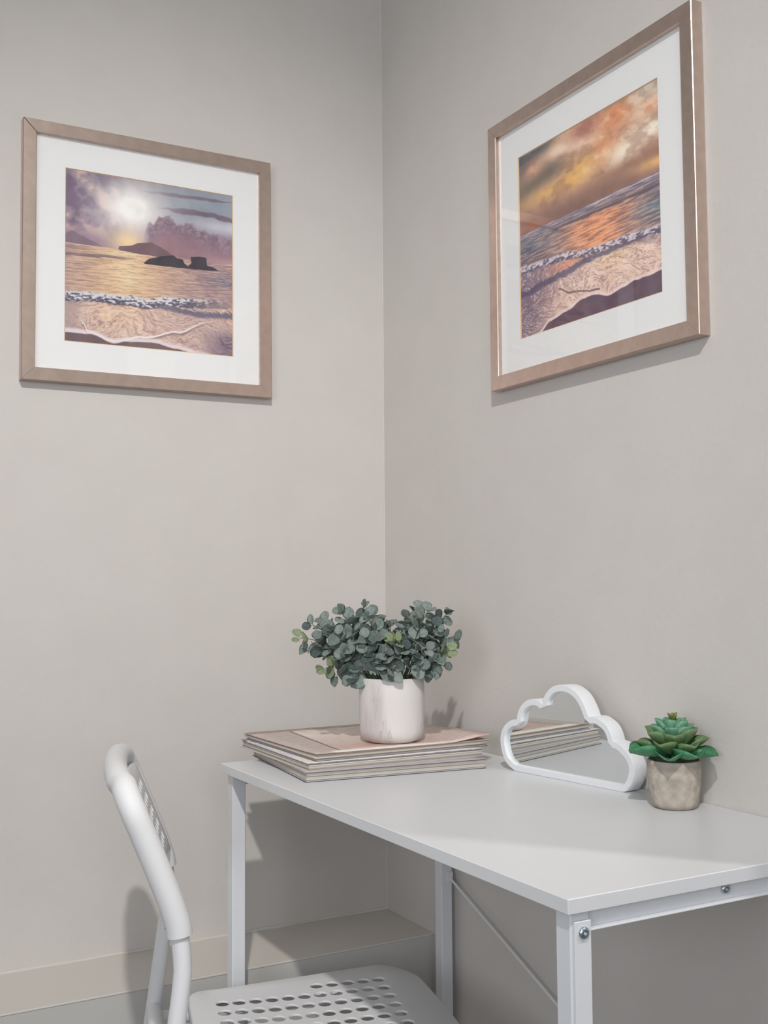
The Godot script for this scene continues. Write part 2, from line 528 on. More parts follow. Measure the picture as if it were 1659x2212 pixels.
			c = mix3(c, Vector3(128, 104, 114), clampf(-rip * 0.9 - rip2 * 0.8, 0, 0.6) * (1.0 - 0.35 * gold))
			c = mix3(c, Vector3(246, 222, 192), clampf(rip * 0.8 + rip2 * 0.7, 0, 0.5))
			c = mix3(c, Vector3(112, 96, 110), 0.7 * smoothstep(0.011, 0.003, absf(v - lerpf(0.494, 0.476, u / 0.4) + rip * 0.01)) * smoothstep(0.42, 0.3, u))
			c = mix3(c, Vector3(148, 118, 132), 0.6 * smoothstep(0.012, 0.002, absf(v - 0.452 + rip * 0.008)) * smoothstep(0.25, 0.0, u))
			# breaking wave
			var w := lerp_at(wave, u) + a * 0.008
			if v > w + 0.01:
				var wx := na.get_noise_2d(u * 0.8 + 3.0, v * 0.8)
				var sw := nr.get_noise_2d(u * 1.2 + wx * 0.2, v * 6.0 + wx * 0.9 - absf(u - 0.35) * 1.2)
				var sw2 := nr.get_noise_2d(u * 4.5 + 4.0, v * 24.0 + wx * 1.6 - absf(u - 0.35) * 4.0)
				var f := mix3(Vector3(204, 174, 166), Vector3(230, 198, 172), exp(-pow((u - 0.32) / 0.2, 2.0)) * smoothstep(0.98, 0.8, v) * 1.2)
				f = mix3(f, Vector3(158, 126, 132), clampf(-sw * 1.0 - sw2 * 0.9, 0, 0.7))
				f = mix3(f, Vector3(248, 226, 206), clampf(sw * 0.9 + sw2 * 0.8, 0, 0.6))
				f = mix3(f, Vector3(112, 96, 122), smoothstep(0.72, 1.0, u) * smoothstep(0.80, 0.92, v) * (0.8 + sw))
				f = mix3(f, Vector3(172, 150, 150), smoothstep(0.16, 0.02, u) * 0.7)
				var l := absf(v - lerp_at(low, u) - sw * 0.012)
				if u > 0.5: f = mix3(f, Vector3(104, 98, 124), 0.85 * smoothstep(0.024, 0.008, l))
				var e := v - lerp_at(edge, u) - b * 0.006
				if u > 0.1 and u < 0.9:
					f = mix3(f, Vector3(248, 240, 238), 0.9 * smoothstep(0.009, 0.002, absf(e)) * smoothstep(0.9, 0.7, u))
					f = mix3(f, Vector3(124, 98, 106), 0.5 * smoothstep(0.010, 0.003, absf(e - 0.013)) * smoothstep(0.9, 0.7, u))
				var s := v - lerp_at(sand, u) - b * 0.004
				f = mix3(f, Vector3(240, 228, 232), 0.8 * smoothstep(0.022, 0.004, absf(s + 0.012)))
				f = mix3(f, Vector3(112, 90, 96) + Vector3.ONE * b * 8.0, smoothstep(-0.003, 0.002, s))
				c = mix3(c, f, smoothstep(w + 0.015, w + 0.035, v))
			var dw := (v - w) / 0.031
			if absf(dw) < 1.3:
				var fo := 0.8 * nr.get_noise_2d(u * 5.0, v * 11.0) + 0.6 * nr.get_noise_2d(u * 1.8 + 3.0, v * 4.0)
				var wc := mix3(Vector3(92, 88, 110), Vector3(222, 218, 220), smoothstep(-0.05, 0.45, fo + 0.25 - dw * 0.35 - 0.25 * smoothstep(0.5, 1.0, u)))
				c = mix3(c, wc, smoothstep(1.15, 0.7, absf(dw) + fo * 0.25) * smoothstep(1.25, 0.85, u + 0.2))
			if in_poly(p, island):
				c = Vector3(122, 96, 106) + Vector3.ONE * b * 10.0
		if v < H and in_poly(p, island):
			c = Vector3(126, 98, 106) + Vector3.ONE * b * 12.0
		if in_poly(Vector2(u + b * 0.004, v + a * 0.006), rocks):
			c = Vector3(62, 56, 66) + Vector3.ONE * b * 10.0
		return c
	return picture_pixels(512, shade)

func seascape_dusk() -> ImageTexture:
	var na := fbm(31, 2.4, 5)
	var nb := fbm(32, 9.0, 4)
	var nr := fbm(33, 6.0, 4)
	var wave := [Vector2(0, 0.625), Vector2(0.297, 0.639), Vector2(0.566, 0.678), Vector2(0.788, 0.683), Vector2(1, 0.701)]
	var low := [Vector2(0, 0.76), Vector2(0.343, 0.73), Vector2(0.565, 0.70), Vector2(0.8, 0.70), Vector2(1, 0.74)]
	var sand := [Vector2(0, 1.09), Vector2(0.14, 1.0), Vector2(0.241, 0.951), Vector2(0.357, 0.926), Vector2(0.488, 0.895), Vector2(0.56, 0.894), Vector2(0.664, 0.921), Vector2(0.757, 0.908), Vector2(0.823, 0.896), Vector2(1.003, 0.892)]
	var line := [Vector2(0.313, 0.799), Vector2(0.388, 0.838), Vector2(0.561, 0.87), Vector2(0.65, 0.88)]
	var H := 0.438
	var shade := func(u: float, v: float) -> Vector3:
		var b := nb.get_noise_2d(u, v)
		# clouds drawn out towards the upper right
		var a := na.get_noise_2d(u * 1.3 + v * 0.9, v * 2.4 - u * 0.8)
		var a2 := nb.get_noise_2d(u * 0.8 + v * 0.5, v * 1.5 - u * 0.5)
		var c: Vector3
		if v < H:
			c = mix3(Vector3(206, 164, 134), Vector3(156, 118, 106), smoothstep(0.2, 0.42, v))
			c = mix3(c, Vector3(72, 84, 92), 1.1 * g2(u, v, 0.0, 0.03, 0.17, 0.11) + 0.8 * g2(u, v, 0.20, 0.0, 0.10, 0.05))
			c = mix3(c, Vector3(118, 104, 92), 0.95 * g2(u, v, 0.27, 0.17, 0.16, 0.06) + 0.9 * g2(u, v, 0.03, 0.21, 0.16, 0.07))
			c = mix3(c, Vector3(220, 166, 140), 0.9 * g2(u, v, 0.125, 0.115, 0.065, 0.045))
			c = mix3(c, Vector3(238, 206, 184), 0.95 * g2(u, v, 0.32, 0.085, 0.10, 0.035) + 0.8 * g2(u, v, 0.50, 0.13, 0.12, 0.04))
			c = mix3(c, Vector3(190, 120, 112), 0.9 * g2(u, v, 0.52, 0.045, 0.10, 0.045))
			c = mix3(c, Vector3(222, 142, 98), 0.95 * g2(u, v, 0.74, 0.065, 0.12, 0.06) + 0.7 * g2(u, v, 0.66, 0.20, 0.11, 0.08))
			c = mix3(c, Vector3(168, 154, 146), 0.9 * g2(u, v, 0.95, 0.02, 0.14, 0.07))
			c = mix3(c, Vector3(252, 240, 222), 0.95 * g2(u, v, 0.93, 0.22, 0.20, 0.055) + 0.7 * g2(u, v, 0.76, 0.275, 0.10, 0.04))
			c = mix3(c, Vector3(224, 152, 112), 0.8 * g2(u, v, 0.99, 0.115, 0.10, 0.03))
			c = mix3(c, Vector3(230, 178, 108), 0.95 * g2(u, v, 0.48, 0.245, 0.12, 0.07) + 0.8 * g2(u, v, 0.25, 0.275, 0.20, 0.045))
			c = mix3(c, Vector3(236, 186, 122), 0.9 * g2(u, v, 0.98, 0.385, 0.14, 0.03))
			c = mix3(c, Vector3(158, 118, 92), 0.7 * g2(u, v, 0.9, 0.345, 0.25, 0.02))
			c = mix3(c, Vector3(128, 94, 84), 0.8 * smoothstep(0.34, 0.43, v) * smoothstep(1.0, 0.6, u))
			c = mix3(c, Vector3(176, 104, 84), 0.8 * g2(u, v, 0.07, 0.412 + b * 0.02, 0.12, 0.02))
			c = mix3(c, Vector3(250, 232, 208), clampf(a * 1.1 + a2 * 0.6 - 0.1, 0, 0.5) * smoothstep(0.36, 0.2, v) * smoothstep(0.2, 0.5, u))
			c = mix3(c, Vector3(150, 108, 92), clampf(-a * 1.1 - a2 * 0.6 - 0.05, 0, 0.45))
		else:
			var rip := nr.get_noise_2d(u * 1.0, v * 12.0)
			var rip2 := nr.get_noise_2d(u * 3.0 + 7.0, v * 40.0)
			c = mix3(Vector3(118, 112, 128), Vector3(232, 154, 112), exp(-pow((u - 0.58) / 0.28, 2.0)) * smoothstep(0.455, 0.53, v) * 1.1)
			c = mix3(c, Vector3(112, 128, 146), 0.95 * g2(u, v, 1.0, 0.59, 0.16, 0.055))
			c = mix3(c, Vector3(96, 102, 120), 0.9 * g2(u, v, 0.02, 0.52, 0.2, 0.06))
			c = mix3(c, Vector3(150, 138, 158), 0.8 * smoothstep(0.475, 0.445, v))
			c = mix3(c, Vector3(150, 112, 112), 0.6 * smoothstep(0.4, 0.1, u) * smoothstep(0.55, 0.62, v))
			c = mix3(c, Vector3(96, 78, 92), clampf(-rip * 1.2 - rip2 * 0.5, 0, 0.55))
			c = mix3(c, Vector3(248, 200, 162), clampf(rip * 1.0 + rip2 * 0.5, 0, 0.45))
			c = mix3(c, Vector3(84, 72, 90), 0.7 * smoothstep(0.010, 0.003, absf(v - 0.478 - u * 0.02 + rip * 0.008)) * smoothstep(0.2, 0.35, u))
			c = mix3(c, Vector3(240, 232, 236), 0.5 * smoothstep(0.004, 0.001, absf(v - 0.446)) * smoothstep(0.4, 0.6, u))
			var w := lerp_at(wave, u) + a2 * 0.006
			if v > w + 0.006:
				var wx := na.get_noise_2d(u * 0.9 + 3.0, v * 0.9)
				var sw := nr.get_noise_2d(u * 1.5 + wx * 0.2, v * 6.0 + wx * 0.9)
				var sw2 := nr.get_noise_2d(u * 6.0 + 4.0, v * 24.0 + wx * 1.8)
				var f := mix3(Vector3(158, 128, 134), Vector3(226, 194, 178), smoothstep(0.1, 0.45, u + (v - 0.8) * 0.6))
				f = mix3(f, Vector3(240, 204, 158), 0.7 * g2(u, v, 0.68, 0.745, 0.09, 0.05))
				f = mix3(f, Vector3(110, 98, 120), smoothstep(0.28, 0.05, u) * 0.75)
				f = mix3(f, Vector3(146, 116, 120), clampf(-sw * 1.0 - sw2 * 1.0, 0, 0.65))
				f = mix3(f, Vector3(250, 226, 206), clampf(sw * 0.9 + sw2 * 0.9, 0, 0.6))
				var l := v - lerp_at(low, u) - sw * 0.016
				f = mix3(f, Vector3(222, 142, 112), 0.6 * smoothstep(0.0, -0.02, l) * smoothstep(0.15, 0.4, u) * smoothstep(0.7, 0.5, u))
				f = mix3(f, Vector3(90, 80, 104), 0.85 * smoothstep(0.026, 0.010, absf(l)) * smoothstep(1.05, 0.75, u))
				var e := v - lerp_at(line, u) - b * 0.006
				if u > 0.31 and u < 0.6: f = mix3(f, Vector3(96, 74, 84), 0.8 * smoothstep(0.007, 0.002, absf(e)))
				var s := v - lerp_at(sand, u) - b * 0.006
				f = mix3(f, Vector3(240, 218, 214), 0.7 * smoothstep(0.016, 0.003, absf(s + 0.008)))
				f = mix3(f, Vector3(98, 76, 92) + Vector3.ONE * b * 6.0, smoothstep(-0.003, 0.002, s))
				c = mix3(c, f, smoothstep(w + 0.006, w + 0.026, v))
			var dw := (v - w) / 0.022
			if absf(dw) < 1.4:
				var fo := 0.8 * nr.get_noise_2d(u * 5.0, v * 11.0) + 0.6 * nr.get_noise_2d(u * 1.8 + 3.0, v * 4.0)
				var wc := mix3(Vector3(96, 86, 108), Vector3(218, 210, 220), smoothstep(-0.05, 0.45, fo + 0.2 - dw * 0.25))
				c = mix3(c, wc, 0.9 * smoothstep(1.15, 0.6, absf(dw) + fo * 0.25))
		return c * 1.06 + Vector3.ONE * (b * 9.0)
	return picture_pixels(512, shade)

# a picture in local axes: x to the right along the wall, y up, z out of the wall; origin bottom left of the frame at the wall
func picture(called: String, label: String, at: Vector3, turn: float, tilt: float, w: float, h: float, dep: float, mw: float, print_tex: Texture2D, print_label: String, gaps: Array) -> void:
	var t := thing(called, label, "picture", at, turn)
	t.rotation.z = tilt
	var rw := 0.0255
	var cs := [Vector2(0, 0), Vector2(w, 0), Vector2(w, h), Vector2(0, h)]
	var ins := [Vector2(rw, rw), Vector2(w - rw, rw), Vector2(w - rw, h - rw), Vector2(rw, h - rw)]
	var mid := Vector2(w / 2, h / 2)
	var b := 0.0011
	for i in 4:
		var j := (i + 1) % 4
		var along: Vector2 = (cs[j] - cs[i]).normalized()
		var inn := Vector2(-along.y, along.x)
		# cross-section of the rail: (distance inward, height from wall)
		var sec := [Vector2(0, 0.001), Vector2(0, dep - b), Vector2(b, dep), Vector2(rw - b, dep), Vector2(rw, dep - b), Vector2(rw, 0.001)]
		var ga: float = gaps[i]
		var gb: float = gaps[j]
		var st := begin()
		var ends := [[], []]
		for s in sec:
			var o: Vector2 = cs[i] + inn * s.x + along * (s.x + ga)
			var p: Vector2 = cs[j] + inn * s.x - along * (s.x + gb)
			ends[0].append(Vector3(o.x, o.y, s.y))
			ends[1].append(Vector3(p.x, p.y, s.y))
		for k in sec.size():
			var k2 := (k + 1) % sec.size()
			var d2: Vector2 = sec[k2] - sec[k]
			var nn := Vector2(-d2.y, d2.x)
			quad(st, ends[0][k], ends[0][k2], ends[1][k2], ends[1][k], Vector3(inn.x * nn.x, inn.y * nn.x, nn.y))
		for e in 2:
			var sg := -1.0 if e == 0 else 1.0
			for k in range(1, sec.size() - 1):
				tri(st, ends[e][0], ends[e][k], ends[e][k + 1], Vector3(along.x * sg, along.y * sg, 0))
		part("frame_rail", finish(st), M.frame, t)
	# mount board with a bevelled opening
	var zm := dep - 0.009
	var o0 := [Vector2(rw - 0.002, rw - 0.002), Vector2(w - rw + 0.002, rw - 0.002), Vector2(w - rw + 0.002, h - rw + 0.002), Vector2(rw - 0.002, h - rw + 0.002)]
	var op := [Vector2(mw, mw), Vector2(w - mw, mw), Vector2(w - mw, h - mw), Vector2(mw, h - mw)]
	var st2 := begin()
	var st3 := begin()
	for i in 4:
		var j := (i + 1) % 4
		quad(st2, Vector3(o0[i].x, o0[i].y, zm), Vector3(o0[j].x, o0[j].y, zm), Vector3(op[j].x, op[j].y, zm), Vector3(op[i].x, op[i].y, zm), Vector3.BACK)
		var q: Array = []
		for k in [i, j]:
			var v2: Vector2 = op[k]
			q.append(v2 + (mid - v2).normalized() * 0.0022)
		quad(st3, Vector3(op[i].x, op[i].y, zm), Vector3(op[j].x, op[j].y, zm), Vector3(q[1].x, q[1].y, zm - 0.0018), Vector3(q[0].x, q[0].y, zm - 0.0018), Vector3.BACK)
	var board := part("mount_board", finish(st2), M.mat_board, t)
	part("bevel", finish(st3), M.mat_core, board)
	# the print
	var st4 := begin()
	var zp := zm - 0.0018
	uv_quad(st4, [Vector3(mw - 0.003, mw - 0.003, zp), Vector3(w - mw + 0.003, mw - 0.003, zp), Vector3(w - mw + 0.003, h - mw + 0.003, zp), Vector3(mw - 0.003, h - mw + 0.003, zp)], [Vector2(0, 1), Vector2(1, 1), Vector2(1, 0), Vector2(0, 0)], Vector3.BACK)
	var pm := mat(Color.WHITE, 0.6, 0.0, 0.3)
	pm.albedo_texture = print_tex
	var pr := part("print", finish(st4), pm, t)
	pr.set_meta("label", print_label)
	# backing and glass
	var st5 := begin()
	bev(st5, Vector3(w / 2, h / 2, 0.004), Vector3(w - 2 * rw + 0.002, h - 2 * rw + 0.002, 0.004), 0.0)
	part("backing_board", finish(st5), M.dark, t)
	var st6 := begin()
	quad(st6, Vector3(o0[0].x, o0[0].y, zm + 0.002), Vector3(o0[1].x, o0[1].y, zm + 0.002), Vector3(o0[2].x, o0[2].y, zm + 0.002), Vector3(o0[3].x, o0[3].y, zm + 0.002), Vector3.BACK)
	part("glass_pane", finish(st6), M.glass, t)

func pictures() -> void:
	picture("framed_picture", "champagne metal frame with a pale dawn seascape and dark rocks", Vector3(-0.797, 1.4647, 0.0), 0.0, 0.0051, 0.5145, 0.5103, 0.0209, 0.0828, seascape_dawn(), "hazy dawn sea print with two dark rocks", [0.0002, 0.0001, 0.0001, 0.0009])
	picture("framed_picture", "champagne metal frame with an orange sunset beach under fiery clouds", Vector3(0.0, 1.4328, 0.4582), -PI / 2, 0.0, 0.5353, 0.507, 0.0221, 0.0838, seascape_dusk(), "orange sunset beach print without rocks", [0.0001, 0.0001, 0.0001, 0.0002])

# ---------------------------------------------------------------- desk
func screw(called: String, parent: Node, at: Vector3, dir: Vector3, r: float) -> void:
	# button head with a hexagonal socket
	var o := Node3D.new()
	var st := begin(true)
	var seg := 28
	var prof := [Vector2(r * 1.0, 0), Vector2(r * 1.0, r * 0.30), Vector2(r * 0.90, r * 0.50), Vector2(r * 0.5, r * 0.60)]
	for i in prof.size() - 1:
		for k in seg:
			var a := TAU * k / seg
			var b := TAU * (k + 1) / seg
			quad(st, Vector3(prof[i].x * cos(a), prof[i].x * sin(a), prof[i].y), Vector3(prof[i].x * cos(b), prof[i].x * sin(b), prof[i].y), Vector3(prof[i + 1].x * cos(b), prof[i + 1].x * sin(b), prof[i + 1].y), Vector3(prof[i + 1].x * cos(a), prof[i + 1].x * sin(a), prof[i + 1].y), Vector3(cos(a), sin(a), 0.6))
	st.set_smooth_group(-1)
	for k in 6:
		var a := TAU * k / 6
		var b := TAU * (k + 1) / 6
		var ra := Vector3(cos(a), sin(a), 0) * r * 0.46
		var rb := Vector3(cos(b), sin(b), 0) * r * 0.46
		var oa := Vector3(cos(a), sin(a), 0) * r * 0.5
		var ob := Vector3(cos(b), sin(b), 0) * r * 0.5
		var z1 := Vector3(0, 0, r * 0.6)
		var z0 := Vector3(0, 0, r * 0.2)
		quad(st, oa + z1, ob + z1, rb + z1, ra + z1, Vector3.BACK)
		quad(st, ra + z1, rb + z1, rb + z0, ra + z0, -ra - rb)
		tri(st, ra + z0, rb + z0, z0, Vector3.BACK)
	o.free()
	var s := part(called, finish(st), M.zinc, parent)
	s.basis = Basis.looking_at(-dir, UPV if absf(dir.y) < 0.9 else Vector3.RIGHT)
	s.position = at

func desk() -> void:
	var x0 := -0.4797
	var z0 := 0.2453
	var z1 := 1.2453
	var th := 0.0162
	var t := thing("writing_desk", "narrow white writing desk with square steel legs along the wall", "desk", Vector3(x0 / 2, 0, (z0 + z1) / 2))
	var org := t.position
	var ft := func(a: Vector3) -> Vector3: return a - org
	var st := begin()
	bev(st, ft.call(Vector3((x0 - 0.001) / 2, DESK_Y - th / 2, (z0 + z1) / 2)), Vector3(-x0 - 0.001, th, z1 - z0), 0.0009)
	part("tabletop", finish(st), M.desk_white, t)
	var yb := DESK_Y - th
	var s := 0.025
	var legs := [Vector2(-0.4582, 0.2715), Vector2(-0.4582, 1.2245), Vector2(-0.0245, 0.2745), Vector2(-0.0245, 1.2245)]
	var nodes := []
	for l in legs:
		st = begin()
		bev(st, ft.call(Vector3(l.x, (yb + FLOOR) / 2, l.y)), Vector3(s, yb - FLOOR, s), 0.0016)
		nodes.append(part("leg", finish(st), M.white_steel, t))
	# angle-steel rails across both ends, flange outwards
	for e in [[z1 - 0.0125, 1.0], [z0 + 0.0225, -1.0]]:
		st = begin()
		var zf: float = e[0] if e[1] > 0 else e[0]
		bev(st, ft.call(Vector3(-0.2433, yb - 0.0105, zf - e[1] * 0.0012)), Vector3(0.412, 0.021, 0.002), 0.0004)
		bev(st, ft.call(Vector3(-0.2433, yb - 0.0205, zf + e[1] * 0.0025)), Vector3(0.412, 0.002, 0.0095), 0.0005)
		var rail := part("end_rail", finish(st), M.white_steel, t)
		if e[1] > 0:
			for x in [-0.2473, -0.08]:
				screw("screw", rail, ft.call(Vector3(x, 0.7262, zf)), Vector3.BACK, 0.0062)
	# rail under the back edge
	st = begin()
	bev(st, ft.call(Vector3(-0.0245, yb - 0.0105, (0.287 + 1.212) / 2)), Vector3(0.002, 0.021, 1.212 - 0.287), 0.0004)
	part("back_rail", finish(st), M.white_steel, t)
	# flat strip screwed to the outer face of the corner leg
	for k in [1, 3]:
		var lx: float = legs[k].x
		st = begin()
		bev(st, ft.call(Vector3(lx + 0.001, (0.724 + FLOOR) / 2, 1.2389)), Vector3(0.0215, 0.724 - FLOOR, 0.0035), 0.0006)
		var strip := part("leg_strip", finish(st), M.white_steel, t)
		screw("screw", strip, ft.call(Vector3(lx + 0.001, 0.7125, 1.2406)), Vector3.BACK, 0.0062)
	# diagonal tie between the two wall-side legs
	st = begin()
	var a := Vector3(-0.018, 0.494, 0.288)
	var b := Vector3(-0.018, 0.122, 1.2115)
	var dv := b - a
	var bs := Basis.looking_at(dv.normalized(), UPV)
	bev(st, ft.call((a + b) / 2), Vector3(0.0025, 0.005, dv.length()), 0.0006, bs)
	part("diagonal_tie", finish(st), M.white_steel, t)
	st = begin()
	bev(st, ft.call(Vector3(-0.018, 0.496, 0.2885)), Vector3(0.012, 0.02, 0.004), 0.0006)
	part("tie_bracket", finish(st), M.white_steel, t)

# ---------------------------------------------------------------- chair
# a sheet with round holes on a lattice; f(s, t, d) gives the place at lattice coordinates s, t and depth d below the face
func perforated(f: Callable, ss: Array, ts: Array, holed: Callable, hr: Vector2, thick: float, outline: Array, rim: Array) -> ArrayMesh:
	var st := begin(true)
	var seg := 16
	var cell := func(i: int, j: int, d: float, sgn: float) -> void:
		var s0: float = ss[i]
		var s1: float = ss[i + 1]
		var t0: float = ts[j]
		var t1: float = ts[j + 1]
		var up: Vector3 = (f.call(s0, t0, 0.0) - f.call(s0, t0, 0.01)) * sgn
		if not holed.call(i, j):
			quad(st, f.call(s0, t0, d), f.call(s1, t0, d), f.call(s1, t1, d), f.call(s0, t1, d), up)
			return
		var c := Vector2((s0 + s1) / 2, (t0 + t1) / 2)
		var hw := (s1 - s0) / 2
		var hh := (t1 - t0) / 2
		for k in seg:
			var a := TAU * (k + 0.0) / seg + TAU / 8
			var b := TAU * (k + 1.0) / seg + TAU / 8
			var da := Vector2(cos(a), sin(a))
			var db := Vector2(cos(b), sin(b))
			var ea := da / maxf(absf(da.x), absf(da.y))
			var eb := db / maxf(absf(db.x), absf(db.y))
			var oa := c + Vector2(ea.x * hw, ea.y * hh)
			var ob := c + Vector2(eb.x * hw, eb.y * hh)
			var ia := c + da * hr
			var ib := c + db * hr
			quad(st, f.call(oa.x, oa.y, d), f.call(ob.x, ob.y, d), f.call(ib.x, ib.y, d), f.call(ia.x, ia.y, d), up)
			if sgn > 0:
				var ja := c + da * (hr - Vector2.ONE * 0.0007)
				var jb := c + db * (hr - Vector2.ONE * 0.0007)
				st.set_smooth_group(1)
				quad(st, f.call(ia.x, ia.y, 0.0), f.call(ib.x, ib.y, 0.0), f.call(jb.x, jb.y, 0.0010), f.call(ja.x, ja.y, 0.0010), up)
				st.set_smooth_group(2)
				var inw: Vector3 = f.call(c.x, c.y, 0.0) - f.call(ia.x, ia.y, 0.0)
				quad(st, f.call(ja.x, ja.y, 0.0010), f.call(jb.x, jb.y, 0.0010), f.call(jb.x, jb.y, thick), f.call(ja.x, ja.y, thick), inw)
				st.set_smooth_group(0)
	for i in ss.size() - 1:
		for j in ts.size() - 1:
			cell.call(i, j, 0.0, 1.0)
			cell.call(i, j, thick, -1.0)
	# the margin between lattice and outline, joined by going round both
	var inner := []
	for i in ss.size(): inner.append(Vector2(ss[i], ts[0]))
	for j in range(1, ts.size()): inner.append(Vector2(ss[-1], ts[j]))
	for i in range(ss.size() - 2, -1, -1): inner.append(Vector2(ss[i], ts[-1]))
	for j in range(ts.size() - 2, 0, -1): inner.append(Vector2(ss[0], ts[j]))
	var ctr := Vector2((ss[0] + ss[-1]) / 2, (ts[0] + ts[-1]) / 2)
	var norm := Vector2(ss[-1] - ss[0], ts[-1] - ts[0])
	var by_angle := func(l: Array) -> Array:
		var o := []
		for p in l:
			var q: Vector2 = (p - ctr) / norm
			o.append([atan2(q.y, q.x), p])
		o.sort_custom(func(x, y): return x[0] < y[0])
		return o
	var A: Array = by_angle.call(inner)
	var B: Array = by_angle.call(outline)
	for side in [[0.0, 1.0], [thick, -1.0]]:
		var d: float = side[0]
		var i := 0
		var j := 0
		while i < A.size() or j < B.size():
			var pa: Vector2 = A[i % A.size()][1]
			var pb: Vector2 = B[j % B.size()][1]
			var an: float = A[i + 1][0] if i + 1 < A.size() else A[0][0] + TAU
			var bn: float = B[j + 1][0] if j + 1 < B.size() else B[0][0] + TAU
			var up: Vector3 = (f.call(pa.x, pa.y, 0.0) - f.call(pa.x, pa.y, 0.01)) * side[1]
			if j >= B.size() or (i < A.size() and an <= bn):
				var pn: Vector2 = A[(i + 1) % A.size()][1]
				tri(st, f.call(pa.x, pa.y, d), f.call(pn.x, pn.y, d), f.call(pb.x, pb.y, d), up)
				i += 1
			else:
				var pn: Vector2 = B[(j + 1) % B.size()][1]
				tri(st, f.call(pa.x, pa.y, d), f.call(pn.x, pn.y, d), f.call(pb.x, pb.y, d), up)
				j += 1
	# rolled rim: (outward, drop) steps
	var steps := [Vector2.ZERO] + rim
	for k in steps.size() - 1:
		for n in B.size():
			var p0: Vector2 = B[n][1]
			var p1: Vector2 = B[(n + 1) % B.size()][1]
			var pm: Vector2 = B[(n + B.size() - 1) % B.size()][1]
			var p2: Vector2 = B[(n + 2) % B.size()][1]
			var n0 := (p1 - pm).normalized()
			var n1 := (p2 - p0).normalized()
			var w0 := Vector2(n0.y, -n0.x)
			var w1 := Vector2(n1.y, -n1.x)
			var q := [p0 + w0 * steps[k].x, p1 + w1 * steps[k].x, p1 + w1 * steps[k + 1].x, p0 + w0 * steps[k + 1].x]
			var v := [f.call(q[0].x, q[0].y, steps[k].y), f.call(q[1].x, q[1].y, steps[k].y), f.call(q[2].x, q[2].y, steps[k + 1].y), f.call(q[3].x, q[3].y, steps[k + 1].y)]
			var outp: Vector3 = f.call((p0 + w0 * 0.01).x, (p0 + w0 * 0.01).y, -0.004) - f.call(p0.x, p0.y, 0.0)
			quad(st, v[0], v[1], v[2], v[3], outp)
	return finish(st)

const BEND_Y := 0.635
func chair_u(y: float) -> float:
	# where the upright stands, forward of the chair's origin, at height y
	var t := y - BEND_Y
	var lowp := 0.1375 * t
	var upp := -0.373 * t - 0.172 * t * t
	var w := smoothstep(-0.045, 0.045, t)
	return lerpf(lowp, upp, w) - 0.008 * exp(-t * t / 0.0008)

